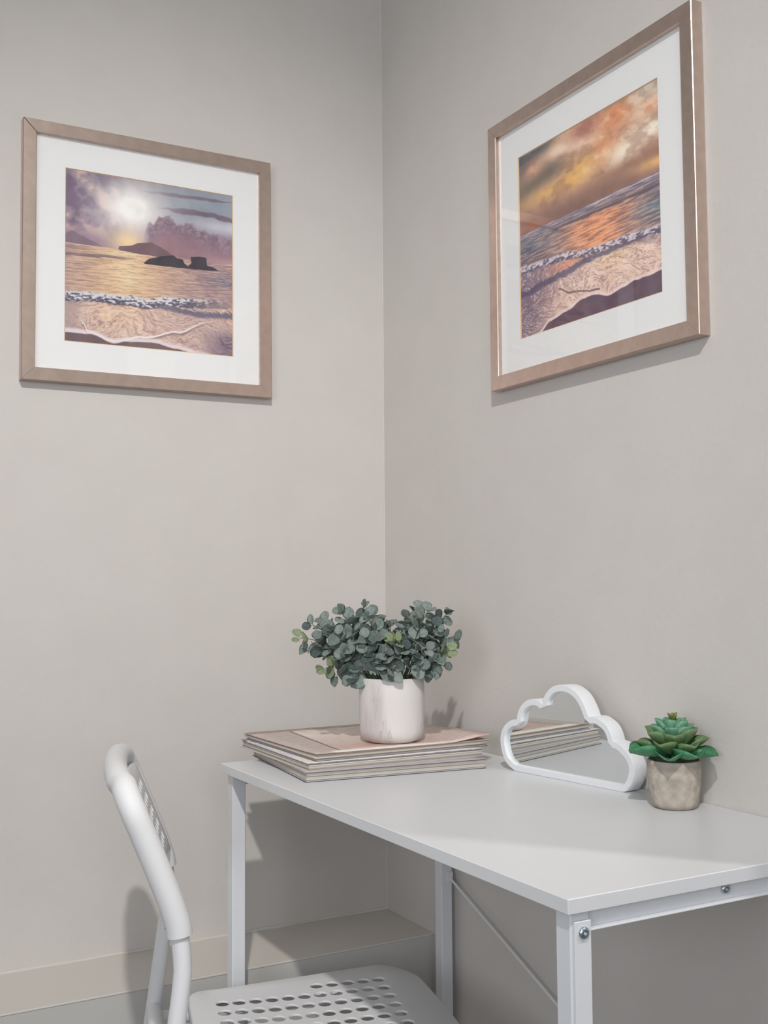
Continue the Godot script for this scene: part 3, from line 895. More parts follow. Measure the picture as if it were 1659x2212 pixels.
func chair() -> void:
	var t := thing("perforated_chair", "white chair with perforated plastic seat and backrest tucked under the desk", "chair", Vector3(-0.6457, -0.1179, 0.5141), -0.261)
	t.scale = Vector3.ONE * 1.11
	var y0 := (FLOOR + 0.1179) / 1.11
	# local axes: x forward, z towards the near side
	var hw := 0.170
	var ytop := 0.823
	# rear legs with the uprights of the back
	for sg in [-1.0, 1.0]:
		var pts := []
		for i in 41:
			var y := lerpf(y0 + 0.006, ytop - 0.05, i / 40.0)
			pts.append(Vector3(chair_u(y), y, sg * hw))
		var st := begin(true)
		tube(st, pts, 0.0112, 20)
		var leg := part("leg", finish(st), M.chair_steel, t)
		st = begin(true)
		tube(st, [Vector3(chair_u(y0 + 0.002), y0, sg * hw), Vector3(chair_u(y0 + 0.03), y0 + 0.03, sg * hw)], 0.0135, 16)
		part("foot_cap", finish(st), M.plastic, leg)
	# front legs run back under the seat to the rear legs
	for sg in [-1.0, 1.0]:
		var st := begin(true)
		tube(st, curve([Vector3(chair_u(0.425) + 0.004, 0.425, sg * 0.166), Vector3(0.12, 0.427, sg * 0.172), Vector3(0.28, 0.428, sg * 0.178), Vector3(0.335, 0.422, sg * 0.180), Vector3(0.352, 0.395, sg * 0.181), Vector3(0.36, 0.3, sg * 0.182), Vector3(0.39, y0 + 0.004, sg * 0.187)], 6), 0.0105, 16)
		var leg := part("leg", finish(st), M.chair_steel, t)
		st = begin(true)
		tube(st, [Vector3(0.39, y0, sg * 0.187), Vector3(0.3875, y0 + 0.03, sg * 0.1867)], 0.013, 16)
		part("foot_cap", finish(st), M.plastic, leg)
	var cb := begin(true)
	tube(cb, [Vector3(chair_u(0.442), 0.442, -hw), Vector3(chair_u(0.442), 0.442, 0), Vector3(chair_u(0.442), 0.442, hw)], 0.0105, 16)
	part("crossbar", finish(cb), M.chair_steel, t)
	# seat
	var ss := []
	var ts := []
	for i in 12: ss.append(0.0725 - 0.0123 + 0.0247 * i)
	for j in 11: ts.append(-0.1655 - 0.01725 + 0.0345 * j)
	var seat_f := func(s: float, l: float, d: float) -> Vector3:
		var dip := -0.006 * exp(-pow((s - 0.17) / 0.12, 2.0) - pow(l / 0.13, 2.0)) - 0.006 * smoothstep(0.33, 0.40, s)
		return Vector3(s, 0.452 + dip - d, l)
	var holed := func(i: int, j: int) -> bool:
		return j > 0 and j < 9 or i >= 6
	var outline := []
	var add_corner := func(c: Vector2, r: float, a0: float, a1: float, n: int) -> void:
		for k in n + 1:
			var a := lerpf(a0, a1, float(k) / n)
			outline.append(c + Vector2(cos(a), sin(a)) * r)
	add_corner.call(Vector2(0.320, -0.162), 0.068, -PI / 2 + 0.14, 0.0, 12)
	for k in range(1, 8): outline.append(Vector2(0.388 + 0.004 * sin(PI * k / 8.0), lerpf(-0.162, 0.142, k / 8.0)))
	add_corner.call(Vector2(0.320, 0.142), 0.068, 0.0, PI / 2 - 0.14, 12)
	for k in range(1, 10): outline.append(Vector2(lerpf(0.33, 0.045, k / 10.0), lerpf(0.2095, 0.168, k / 10.0)))
	add_corner.call(Vector2(0.052, 0.148), 0.024, PI / 2 - 0.1, PI, 7)
	for k in range(1, 8): outline.append(Vector2(0.028, lerpf(0.148, -0.165, k / 8.0)))
	add_corner.call(Vector2(0.052, -0.165), 0.024, PI, PI * 1.5 - 0.1, 7)
	for k in range(1, 10): outline.append(Vector2(lerpf(0.045, 0.33, k / 10.0), lerpf(-0.186, -0.2295, k / 10.0)))
	part("seat", perforated(seat_f, ss, ts, holed, Vector2(0.0105, 0.0105), 0.0026, outline, [Vector2(0.0016, 0.0006), Vector2(0.0032, 0.0022), Vector2(0.0042, 0.005), Vector2(0.0045, 0.016), Vector2(0.003, 0.018)]), M.plastic, t)
	# backrest: a sleeve round the uprights and the top, and a perforated shell between
	var back := Node3D.new()
	back.name = "backrest"
	t.add_child(back)
	var path := []
	var ylow := 0.648
	var yc := ytop - 0.036
	for i in 25:
		var y := lerpf(ylow, yc, i / 24.0)
		path.append(Vector3(chair_u(y), y, hw))
	var top_y := func(l: float) -> float: return ytop + 0.004 * (1.0 - pow(l / hw, 2.0))
	for i in 8:
		var a := PI / 2 * (i + 1) / 8.0
		var y := yc + 0.036 * sin(a)
		path.append(Vector3(chair_u(y), y, hw - 0.036 * (1.0 - cos(a))))
	for i in 15:
		var l := lerpf(hw - 0.036, -hw + 0.036, (i + 1) / 16.0)
		path.append(Vector3(chair_u(top_y.call(l)) - 0.008 * (1.0 - pow(l / hw, 2.0)), top_y.call(l), l))
	for i in 8:
		var a := PI / 2 * (1.0 - i / 8.0)
		var y := yc + 0.036 * sin(a)
		path.append(Vector3(chair_u(y), y, -hw + 0.036 * (1.0 - cos(a))))
	for i in 25:
		var y := lerpf(yc, ylow, i / 24.0)
		path.append(Vector3(chair_u(y), y, -hw))
	var sl := begin(true)
	tube(sl, path, 0.0158, 24)
	part("sleeve", finish(sl), M.plastic, back)
	var bf := func(l: float, y: float, d: float) -> Vector3:
		var bow := -0.008 * (1.0 - pow(clampf(l / hw, -1.0, 1.0), 2.0))
		var lean := 0.373 + 0.344 * (y - BEND_Y)
		var nrm := Vector3(1.0, lean, 0).normalized()
		return Vector3(chair_u(y) + bow + 0.0145, y, l) - nrm * d
	ss = []
	ts = []
	for i in 11: ss.append(-0.1325 + 0.0265 * i)
	for j in 6: ts.append(0.697 + 0.0195 * j)
	var outl := []
	for k in 17: outl.append(Vector2(lerpf(-0.166, 0.166, k / 16.0), 0.676 + 0.016 * sin(PI * k / 16.0)))
	for k in range(1, 8): outl.append(Vector2(0.166, lerpf(0.676, 0.80, k / 8.0)))
	for k in 17: outl.append(Vector2(lerpf(0.160, -0.160, k / 16.0), lerpf(0.806, 0.818, sin(PI * k / 16.0))))
	for k in range(1, 8): outl.append(Vector2(-0.166, lerpf(0.80, 0.676, k / 8.0)))
	part("shell", perforated(bf, ss, ts, func(_i, _j): return true, Vector2(0.0095, 0.0074), 0.0030, outl, [Vector2(0.001, 0.0008), Vector2(0.0015, 0.0018), Vector2(0.001, 0.0030)]), M.plastic, back)
	for sg in [-1.0, 1.0]:
		var y := 0.66
		screw("screw", back, Vector3(chair_u(y) - 0.013, y, sg * hw), Vector3(-1, 0.15, 0).normalized(), 0.0048)

# ---------------------------------------------------------------- magazines
func magazine(label: String, n: Vector2, turn: float, la: float, lb: float, y: float, th: float, cover_top: Material, cover_low: Material, edge: Color, seed_: int, warp: Callable, curl: Callable) -> void:
	# n: the corner towards the room; the long sides run along b = (cos, sin) and a = (sin, -cos) in plan
	var t := thing("magazine", label, "magazine", Vector3(n.x, y, n.y), 0.0, "stack of magazines on the desk")
	var bd := Vector3(cos(turn), 0, sin(turn))
	var ad := Vector3(sin(turn), 0, -cos(turn))
	var rng := RandomNumberGenerator.new()
	rng.seed = seed_
	var div := 14
	var at := func(a: float, b: float, h: float) -> Vector3:
		return ad * a + bd * b + UPV * (h + warp.call(a / la, b / lb))
	# covers
	for e in 2:
		var st := begin(true)
		var h0 := 0.0 if e == 0 else th - 0.0007
		for i in div:
			for j in div:
				var cs := []
				var uv := []
				for k in [[0, 0], [1, 0], [1, 1], [0, 1]]:
					var fa: float = (i + k[0]) / float(div)
					var fb: float = (j + k[1]) / float(div)
					var up: float = curl.call(fa, fb) if e == 1 else 0.0
					cs.append(at.call(fa * la, fb * lb, h0 + up))
					uv.append(Vector2(fb, 1.0 - fa))
				uv_quad(st, [cs[0] + UPV * 0.0007, cs[1] + UPV * 0.0007, cs[2] + UPV * 0.0007, cs[3] + UPV * 0.0007], uv, UPV)
				uv_quad(st, cs, uv, -UPV)
				if i == 0: uv_quad(st, [cs[0], cs[3], cs[3] + UPV * 0.0007, cs[0] + UPV * 0.0007], [uv[0], uv[3], uv[3], uv[0]], -ad)
				if i == div - 1: uv_quad(st, [cs[1], cs[2], cs[2] + UPV * 0.0007, cs[1] + UPV * 0.0007], [uv[1], uv[2], uv[2], uv[1]], ad)
				if j == 0: uv_quad(st, [cs[0], cs[1], cs[1] + UPV * 0.0007, cs[0] + UPV * 0.0007], [uv[0], uv[1], uv[1], uv[0]], -bd)
				if j == div - 1: uv_quad(st, [cs[3], cs[2], cs[2] + UPV * 0.0007, cs[3] + UPV * 0.0007], [uv[3], uv[2], uv[2], uv[3]], bd)
		part("front_cover" if e == 1 else "back_cover", finish(st), cover_top if e == 1 else cover_low, t)
	# the pages: sheaves of uneven trim
	var st2 := begin()
	var count := int(th / 0.00085)
	var lay := (th - 0.0014) / count
	for k in count:
		var o := [0.002 + rng.randf() * 0.0014, 0.002 + rng.randf() * 0.0016, 0.002 + rng.randf() * 0.0014, 0.0015 + rng.randf() * 0.0018]
		var tone := 0.72 + rng.randf() * 0.4
		if rng.randf() < 0.2: tone *= 0.55
		var cl := edge.srgb_to_linear()
		st2.set_color(Color(cl.r * tone, cl.g * tone, cl.b * tone))
		var h0 := 0.0007 + lay * k
		var h1 := h0 + lay
		var a0: float = o[0]
		var a1: float = la - o[1]
		var b0: float = o[2]
		var b1: float = lb - o[3]
		for j in div:
			var fb0 := lerpf(b0, b1, j / float(div))
			var fb1 := lerpf(b0, b1, (j + 1) / float(div))
			quad(st2, at.call(a0, fb0, h0), at.call(a0, fb1, h0), at.call(a0, fb1, h1), at.call(a0, fb0, h1), -ad)
			quad(st2, at.call(a1, fb0, h0), at.call(a1, fb1, h0), at.call(a1, fb1, h1), at.call(a1, fb0, h1), ad)
			quad(st2, at.call(a0, fb0, h1), at.call(a0, fb1, h1), at.call(a1, fb1, h1), at.call(a1, fb0, h1), UPV)
			var fa0 := lerpf(a0, a1, j / float(div))
			var fa1 := lerpf(a0, a1, (j + 1) / float(div))
			quad(st2, at.call(fa0, b0, h0), at.call(fa1, b0, h0), at.call(fa1, b0, h1), at.call(fa0, b0, h1), -bd)
			quad(st2, at.call(fa0, b1, h0), at.call(fa1, b1, h0), at.call(fa1, b1, h1), at.call(fa0, b1, h1), bd)
	part("pages", finish(st2), M.pages, t)

func cover_pixels(seed_: int) -> ImageTexture:
	# a photograph of rippled sand-pink slats with a brown band and a grey border
	var n := fbm(seed_, 4.0, 4)
	var n2 := fbm(seed_ + 1, 14.0, 3)
	var shade := func(u: float, v: float) -> Vector3:
		var a := n.get_noise_2d(u, v)
		var b := n2.get_noise_2d(u, v)
		var w := 1.0 - v
		var c := Vector3(226, 211, 205)
		var slat := sin((w * 1.0 + u * 0.16) * 170.0 + a * 3.0)
		c = mix3(c, Vector3(176, 150, 142), 0.7 * smoothstep(0.0, 0.7, slat))
		c = mix3(c, Vector3(206, 154, 142), 0.65 * g2(u, w, 0.45 + a * 0.1, 0.20, 0.35, 0.10))
		c = mix3(c, Vector3(242, 226, 220), 0.7 * g2(u, w, 0.25, 0.7, 0.3, 0.2))
		# brown edge of the pictured panel and a grey border beyond it
		var edge := w - 0.60 * (1.0 - smoothstep(0.0, 0.34, u)) * 0.0
		if u < 0.14 + 0.10 * w:
			c = mix3(Vector3(204, 190, 184), Vector3(182, 168, 162), b + 0.5)
		elif u < 0.155 + 0.10 * w:
			c = Vector3(132, 104, 86)
		if w < 0.07 + 0.012 * sin(u * 5.0) and u > 0.1:
			c = mix3(Vector3(234, 226, 216), Vector3(224, 196, 190), smoothstep(0.5, 1.0, u))
		if w > 0.93:
			c = Vector3(176, 154, 144) + Vector3.ONE * b * 12.0
		elif w > 0.92:
			c = Vector3(132, 104, 92)
		if u > 0.93:
			c = mix3(c, Vector3(216, 190, 184), 0.7)
		return c + Vector3.ONE * (edge * 0.0 + b * 10.0)
	return picture_pixels(320, shade)

func spots_pixels() -> ImageTexture:
	# small dark print on cream, seen at the uncovered edge of the second magazine
	var n := fbm(77, 16.0, 3)
	var n2 := fbm(78, 4.0, 3)
	var shade := func(u: float, v: float) -> Vector3:
		var a := n.get_noise_2d(u, v)
		var b := n2.get_noise_2d(u, v)
		var c := mix3(Vector3(226, 216, 206), Vector3(208, 202, 210), b + 0.5)
		return mix3(c, Vector3(92, 72, 80), 0.9 * smoothstep(0.12, 0.32, a + b * 0.5) * smoothstep(0.35, 0.0, v))
	return picture_pixels(192, shade)

func magazines() -> void:
	var pg := mat(Color.WHITE, 0.9, 0.0, 0.2)
	pg.vertex_color_use_as_albedo = true
	M.pages = pg
	var navy := mat(rgb(58, 64, 92), 0.4)
	var pale := mat(rgb(176, 172, 178), 0.4)
	pale.albedo_texture = null
	var spots := mat(Color.WHITE, 0.4)
	spots.albedo_texture = spots_pixels()
	var pink := mat(Color.WHITE, 0.42)
	pink.albedo_texture = cover_pixels(51)
	var white := mat(rgb(198, 188, 180), 0.4)
	var slate := mat(rgb(96, 108, 124), 0.4)
	var flat := func(_a: float, _b: float) -> float: return 0.0
	var wavy := func(a: float, b: float) -> float: return 0.0012 * sin(b * 5.0 + a * 2.0) * smoothstep(0.0, 0.3, b)
	var lift := func(a: float, b: float) -> float: return 0.0 * a * b
	magazine("thick magazine with a navy back cover, at the bottom of the stack", Vector2(-0.431, 0.507), deg_to_rad(6.2), 0.315, 0.332, DESK_Y, 0.0165, pale, navy, rgb(202, 195, 187), 3, flat, flat)
	magazine("thick magazine with a spotted cream cover, second from the desk", Vector2(-0.4262, 0.507), deg_to_rad(1.8), 0.322, 0.338, DESK_Y + 0.0165, 0.0140, spots, white, rgb(206, 199, 191), 4, lift, flat)
	magazine("thin magazine with a slate back cover, just under the pink one", Vector2(-0.408, 0.498), deg_to_rad(0.2), 0.312, 0.340, DESK_Y + 0.0306, 0.0052, white, slate, rgb(208, 198, 188), 5, lift, flat)
	magazine("pink magazine with a curled ribbed cover, on top of the stack", Vector2(-0.404, 0.496), deg_to_rad(-0.6), 0.318, 0.350, DESK_Y + 0.0358, 0.0052, pink, white, rgb(214, 200, 188), 6, lift, func(a: float, b: float) -> float: return 0.0016 * smoothstep(0.2, 0.0, a) * (1.0 - b) + 0.009 * pow(smoothstep(0.66, 1.0, b), 2.0) * smoothstep(0.9, 0.1, a))

# ---------------------------------------------------------------- plants
func leaf_mesh(len: float, wid: float, shape_pow: float, tip: float, cup: float, bend: float, thick: float) -> ArrayMesh:
	# along +y from the stalk, face towards +z
	var st := begin(true)
	var nu := 8
	var nv := 6
	var f := func(u: float, v: float, s: float) -> Vector3:
		var w: float = pow(maxf(sin(PI * pow(u, shape_pow)), 0.0), 0.62)
		if u > 0.86: w = lerpf(w, (1.0 - u) / 0.14 * pow(maxf(sin(PI * pow(0.86, shape_pow)), 0.0), 0.62), tip)
		var x := w * wid / 2 * v
		return Vector3(x, u * len, cup * len * v * v * w + bend * len * u * u + s * thick * 0.5 * sqrt(maxf(1.0 - v * v, 0.0)) * sqrt(maxf(sin(PI * u), 0.0)) )
	for i in nu:
		for j in nv:
			for s in [1.0, -1.0]:
				var u0 := float(i) / nu
				var u1 := float(i + 1) / nu
				var v0 := 2.0 * j / nv - 1.0
				var v1 := 2.0 * (j + 1) / nv - 1.0
				quad(st, f.call(u0, v0, s), f.call(u0, v1, s), f.call(u1, v1, s), f.call(u1, v0, s), Vector3(0, 0, s))
	return finish(st)

func leaf_material(a: Color, b: Color, seed_: int, rough := 0.6) -> StandardMaterial3D:
	var m := mat(Color.WHITE, rough, 0.0, 0.4)
	m.albedo_texture = noise_tex(0.03, a, b, seed_, 256, 5)
	m.uv1_triplanar = true
	m.uv1_scale = Vector3.ONE * 14.0
	m.cull_mode = BaseMaterial3D.CULL_DISABLED
	m.backlight_enabled = true
	m.backlight = Color(0.10, 0.12, 0.08)
	return m

func marble_pixels() -> ImageTexture:
	var n := fbm(91, 2.2, 4)
	var n2 := fbm(92, 6.0, 4)
	var im := Image.create(512, 256, false, Image.FORMAT_RGB8)
	for y in 256:
		for x in 512:
			var u := x / 512.0
			var v := y / 256.0
			# seamless round the pot
			var p := Vector3(cos(u * TAU), sin(u * TAU), v * 1.4)
			var a := n.get_noise_3d(p.x * 0.55, p.y * 0.55, p.z * 0.3)
			var b := n2.get_noise_3d(p.x, p.y, p.z * 0.5)
			var vein := absf(n.get_noise_3d(p.x * 0.8 + 5.0, p.y * 0.8, p.z * 0.28 + b * 0.10))
			var c := mix3(Vector3(218, 212, 209), Vector3(190, 184, 184), clampf(a * 1.3 + 0.15, 0, 0.7))
			c = mix3(c, Vector3(160, 148, 144), 0.6 * smoothstep(0.020, 0.004, vein) * smoothstep(0.05, 0.3, a + 0.1))
			im.set_pixel(x, y, Color(c.x / 255.0, c.y / 255.0, c.z / 255.0))
	im.generate_mipmaps()
	return ImageTexture.create_from_image(im)

func eucalyptus() -> void:
	var base := Vector3(-0.22, 0.7910, 0.42)
	var t := thing("potted_eucalyptus", "bushy grey-green eucalyptus in a white marbled pot on the magazines", "potted plant", base)
	var rp := 0.0585
	var hp := 0.114
	var pm := mat(Color.WHITE, 0.5, 0.0, 0.4)
	pm.albedo_texture = marble_pixels()
	var prof := [Vector2(0.0, 0.0), Vector2(0.036, 0.0)]
	for k in 9:
		var a := PI / 2 * k / 8.0
		prof.append(Vector2(0.036 + 0.0215 * sin(a), 0.024 - 0.024 * cos(a)))
	prof.append_array([Vector2(rp, 0.045), Vector2(rp + 0.0005, 0.075), Vector2(rp, hp - 0.002), Vector2(rp - 0.001, hp), Vector2(rp - 0.005, hp), Vector2(rp - 0.006, hp - 0.002), Vector2(rp - 0.006, hp - 0.02)])
	var pot := part("pot", lathe(prof, 56), pm, t)
	pot.rotation.y = 1.1
	pot.set_meta("label", "white marbled ceramic pot")
	var soil := mat(rgb(40, 40, 44), 0.95, 0.0, 0.2)
	var st := begin(true)
	for k in 32:
		var a := TAU * k / 32
		var b := TAU * (k + 1) / 32
		tri(st, Vector3(0, hp - 0.010, 0), Vector3(cos(a), 0, sin(a)) * (rp - 0.006) + UPV * (hp - 0.016), Vector3(cos(b), 0, sin(b)) * (rp - 0.006) + UPV * (hp - 0.016), UPV)
	part("soil", finish(st), soil, t)
	var mats := [
		leaf_material(rgb(98, 113, 106), rgb(140, 152, 146), 61),
		leaf_material(rgb(84, 100, 94), rgb(124, 137, 131), 62),
		leaf_material(rgb(108, 120, 115), rgb(148, 157, 153), 63),
		leaf_material(rgb(62, 74, 73), rgb(96, 107, 105), 64),
		leaf_material(rgb(118, 132, 100), rgb(150, 161, 128), 65)]
	var stem_m := mat(rgb(92, 108, 86), 0.7)
	var leaves := [leaf_mesh(0.029, 0.029, 0.95, 0.35, 0.12, 0.05, 0.0012), leaf_mesh(0.031, 0.026, 0.9, 0.5, 0.18, -0.10, 0.0012), leaf_mesh(0.026, 0.029, 1.05, 0.25, 0.08, 0.12, 0.0012)]
	var right := Vector3(0.875, 0, 0.484)
	var near := Vector3(-0.484, 0, 0.875)
	# where each stem ends: (sideways, up from the rim, towards the room), and 1 for yellow-green tips
	var tips := [
		[-0.163, 0.072, 0.02, 1], [-0.150, 0.050, 0.0, 0], [-0.142, 0.094, 0.0, 0], [-0.118, 0.098, -0.02, 0], [-0.088, 0.113, 0.01, 0], [-0.046, 0.124, -0.01, 0], [-0.040, 0.108, 0.03, 0], [-0.073, 0.104, -0.04, 0],
		[-0.104, 0.084, 0.04, 0], [-0.124, 0.054, 0.03, 0], [-0.118, 0.018, 0.03, 1], [-0.098, 0.006, 0.02, 0], [-0.068, 0.002, 0.035, 0], [-0.045, 0.070, 0.05, 0], [-0.020, 0.092, 0.0, 0], [-0.060, 0.080, -0.06, 0],
		[-0.002, 0.088, 0.0, 0], [0.005, 0.068, 0.05, 1], [0.029, 0.104, 0.01, 0], [0.050, 0.122, -0.02, 0], [0.064, 0.116, 0.02, 0], [0.098, 0.110, 0.0, 0], [0.110, 0.072, 0.01, 0], [0.100, 0.048, 0.02, 1],
		[0.090, 0.022, 0.03, 0], [0.072, 0.014, 0.03, 0], [0.046, 0.076, 0.05, 0], [0.080, 0.088, 0.03, 0], [0.030, 0.090, -0.06, 0], [0.075, 0.070, -0.06, 0],
		[-0.009, 0.042, 0.06, 0], [0.003, 0.012, 0.062, 0], [0.022, 0.050, 0.055, 0], [-0.040, 0.050, 0.055, 0], [-0.080, 0.046, 0.045, 0], [0.060, 0.050, 0.045, 0], [0.046, 0.026, 0.052, 0], [-0.020, 0.028, 0.05, 0], [-0.030, 0.06, -0.05, 0]]
	var rng := RandomNumberGenerator.new()
	rng.seed = 42
	for tp in tips:
		var tip: Vector3 = right * tp[0] + UPV * (hp + tp[1]) + near * tp[2]
		var root := right * clampf(tp[0] * 0.3, -0.03, 0.03) + near * clampf(tp[2] * 0.4, -0.025, 0.025) + UPV * (hp - 0.012)
		var ctl := root.lerp(tip, 0.5) + UPV * (0.022 + 0.10 * absf(tp[0]) * (1.0 if tp[1] < 0.08 else 0.3))
		var pts := []
		for k in 13:
			var q := k / 12.0
			pts.append(root.lerp(ctl, q).lerp(ctl.lerp(tip, q), q))
		st = begin(true)
		tube(st, pts, [0.0013, 0.0013, 0.0013, 0.0013, 0.0012, 0.0012, 0.0011, 0.0011, 0.001, 0.001, 0.0009, 0.0008, 0.0007], 6)
		var stem := part("stem", finish(st), stem_m, t)
		var length := 0.0
		for k in 12: length += (pts[k + 1] as Vector3).distance_to(pts[k])
		var pairs := clampi(int(length / 0.021), 2, 6)
		var tone := rng.randi() % 3
		var spin := rng.randf() * PI
		for k in pairs:
			var q: float = lerpf(0.42 if length > 0.08 else 0.55, 1.0, k / float(pairs - 1))
			var fi := q * 12.0
			var i0 := mini(int(fi), 11)
			var p: Vector3 = (pts[i0] as Vector3).lerp(pts[i0 + 1], fi - i0)
			var tan: Vector3 = ((pts[i0 + 1] as Vector3) - pts[i0]).normalized()
			spin += PI / 2 + rng.randf_range(-0.4, 0.4)
			var s0 := tan.cross(UPV).normalized()
			var s1 := s0.cross(tan)
			for e in 2:
				var ang := spin + PI * e
				var sd := s0 * cos(ang) + s1 * sin(ang)
				var fwd := rng.randf_range(0.25, 0.7) + (0.5 if k == pairs - 1 else 0.0)
				var y := (sd + tan * fwd).normalized()
				var face := (tan * 0.45 + near * 0.55 + UPV * 0.2 + Vector3(rng.randf_range(-1, 1), rng.randf_range(-1, 1), rng.randf_range(-1, 1)) * 0.45)
				var z := (face - y * face.dot(y)).normalized()
				var sc := (1.12 - 0.42 * (k / float(pairs - 1))) * rng.randf_range(0.82, 1.12)
				var m: Material = mats[4] if (tp[3] == 1 and k >= pairs - 2) else mats[3 if rng.randf() < 0.14 else (tone if rng.randf() < 0.6 else rng.randi() % 3)]
				var l := part("leaf", leaves[rng.randi() % 3], m, stem)
				l.transform = Transform3D(Basis(y.cross(z), y, z).scaled_local(Vector3.ONE * sc), p + y * 0.002)

func concrete_material() -> StandardMaterial3D:
	var m := mat(Color.WHITE, 0.9, 0.0, 0.2)
	m.albedo_texture = noise_tex(0.02, rgb(150, 140, 130), rgb(206, 196, 184), 71, 512, 6)
	m.uv1_triplanar = true
	m.uv1_scale = Vector3.ONE * 5.0
	return m

func succulent() -> void:
	var base := Vector3(-0.0585, DESK_Y, 0.958)
	var t := thing("potted_succulent", "green rosette succulent in a small concrete pot on the desk", "potted plant", base)
	var h := 0.068
	var prof := [Vector2(0, 0), Vector2(0.0245, 0)]
	for k in 7:
		var a := PI / 2 * k / 6.0
		prof.append(Vector2(0.0245 + 0.009 * sin(a), 0.012 - 0.012 * cos(a)))
	prof.append_array([Vector2(0.0362, 0.028), Vector2(0.0374, 0.045), Vector2(0.0376, 0.060), Vector2(0.0372, h - 0.001), Vector2(0.0362, h), Vector2(0.0325, h), Vector2(0.0318, h - 0.002), Vector2(0.031, h - 0.016)])
	var pot := part("pot", lathe(prof, 48), concrete_material(), t)
	pot.set_meta("label", "rough grey concrete pot")
	var st := begin(true)
	for k in 24:
		var a := TAU * k / 24
		var b := TAU * (k + 1) / 24
		tri(st, Vector3(0, h - 0.009, 0), Vector3(cos(a), 0, sin(a)) * 0.032 + UPV * (h - 0.012), Vector3(cos(b), 0, sin(b)) * 0.032 + UPV * (h - 0.012), UPV)
	part("soil", finish(st), mat(rgb(34, 32, 36), 0.95, 0.0, 0.2), t)
	st = begin(true)
	tube(st, [Vector3(0, h - 0.012, 0), Vector3(0, h + 0.042, 0)], [0.006, 0.004], 10)
	part("stem", finish(st), mat(rgb(110, 130, 96), 0.7), t)
	var outer := leaf_material(rgb(62, 122, 86), rgb(92, 152, 112), 81, 0.5)
	var middle := leaf_material(rgb(88, 118, 78), rgb(124, 146, 104), 82, 0.5)
	var inner := leaf_material(rgb(84, 138, 110), rgb(134, 178, 150), 83, 0.5)
	var sprout := leaf_material(rgb(112, 122, 62), rgb(146, 156, 92), 84, 0.5)
	var tipm := mat(rgb(128, 62, 70), 0.6)
	var big := leaf_mesh(0.064, 0.046, 1.3, 0.9, 0.24, 0.10, 0.003)
	var mid := leaf_mesh(0.052, 0.034, 1.5, 0.75, 0.20, 0.06, 0.006)
	var small := leaf_mesh(0.040, 0.026, 1.5, 0.8, 0.20, 0.08, 0.0045)
	var tiny := leaf_mesh(0.030, 0.018, 1.5, 0.8, 0.20, 0.10, 0.003)
	var bud := leaf_mesh(0.014, 0.007, 1.3, 0.8, 0.2, 0.2, 0.0015)
	var tip := leaf_mesh(0.006, 0.0035, 1.0, 0.9, 0.1, 0.1, 0.0012)
	var rng := RandomNumberGenerator.new()
	rng.seed = 9
	# rows of leaves: mesh, material, count, angle above level, height, how far out they root, first direction
	var rows := [[big, outer, 8, 0.0, 0.002, 0.004, 0.20], [mid, middle, 6, 24.0, 0.006, 0.006, 0.62], [mid, middle, 6, 38.0, 0.010, 0.004, 0.1], [small, inner, 6, 44.0, 0.020, 0.003, 0.45], [small, inner, 5, 58.0, 0.024, 0.003, 0.05], [tiny, inner, 5, 66.0, 0.030, 0.002, 0.4], [bud, sprout, 5, 44.0, 0.054, 0.0, 0.3]]
	for r in rows:
		for k in r[2]:
			var a: float = r[6] + TAU * k / r[2] + rng.randf_range(-0.12, 0.12)
			var el := deg_to_rad(r[3] + rng.randf_range(-7, 7))
			var o := Vector3(cos(a), 0, sin(a))
			var y := o * cos(el) + UPV * sin(el)
			var z := UPV * cos(el) - o * sin(el)
			var lf := part("leaf", r[0], r[1], t)
			var sc := rng.randf_range(0.93, 1.05)
			if o.x > 0.55 and r[0] == big: sc = 0.84
			lf.transform = Transform3D(Basis(y.cross(z), y, z).scaled_local(Vector3.ONE * sc), o * r[5] + UPV * (h + r[4]))
			if r[0] == big:
				var tm := part("leaf_tip", tip, tipm, lf)
				tm.position = Vector3(0, 0.0585, 0.0055)
				tm.set_meta("label", "reddish leaf tip")
	var sp := begin(true)
	tube(sp, [Vector3(0, h + 0.035, 0), Vector3(0, h + 0.056, 0)], 0.0016, 8)
	part("shoot", finish(sp), sprout, t)

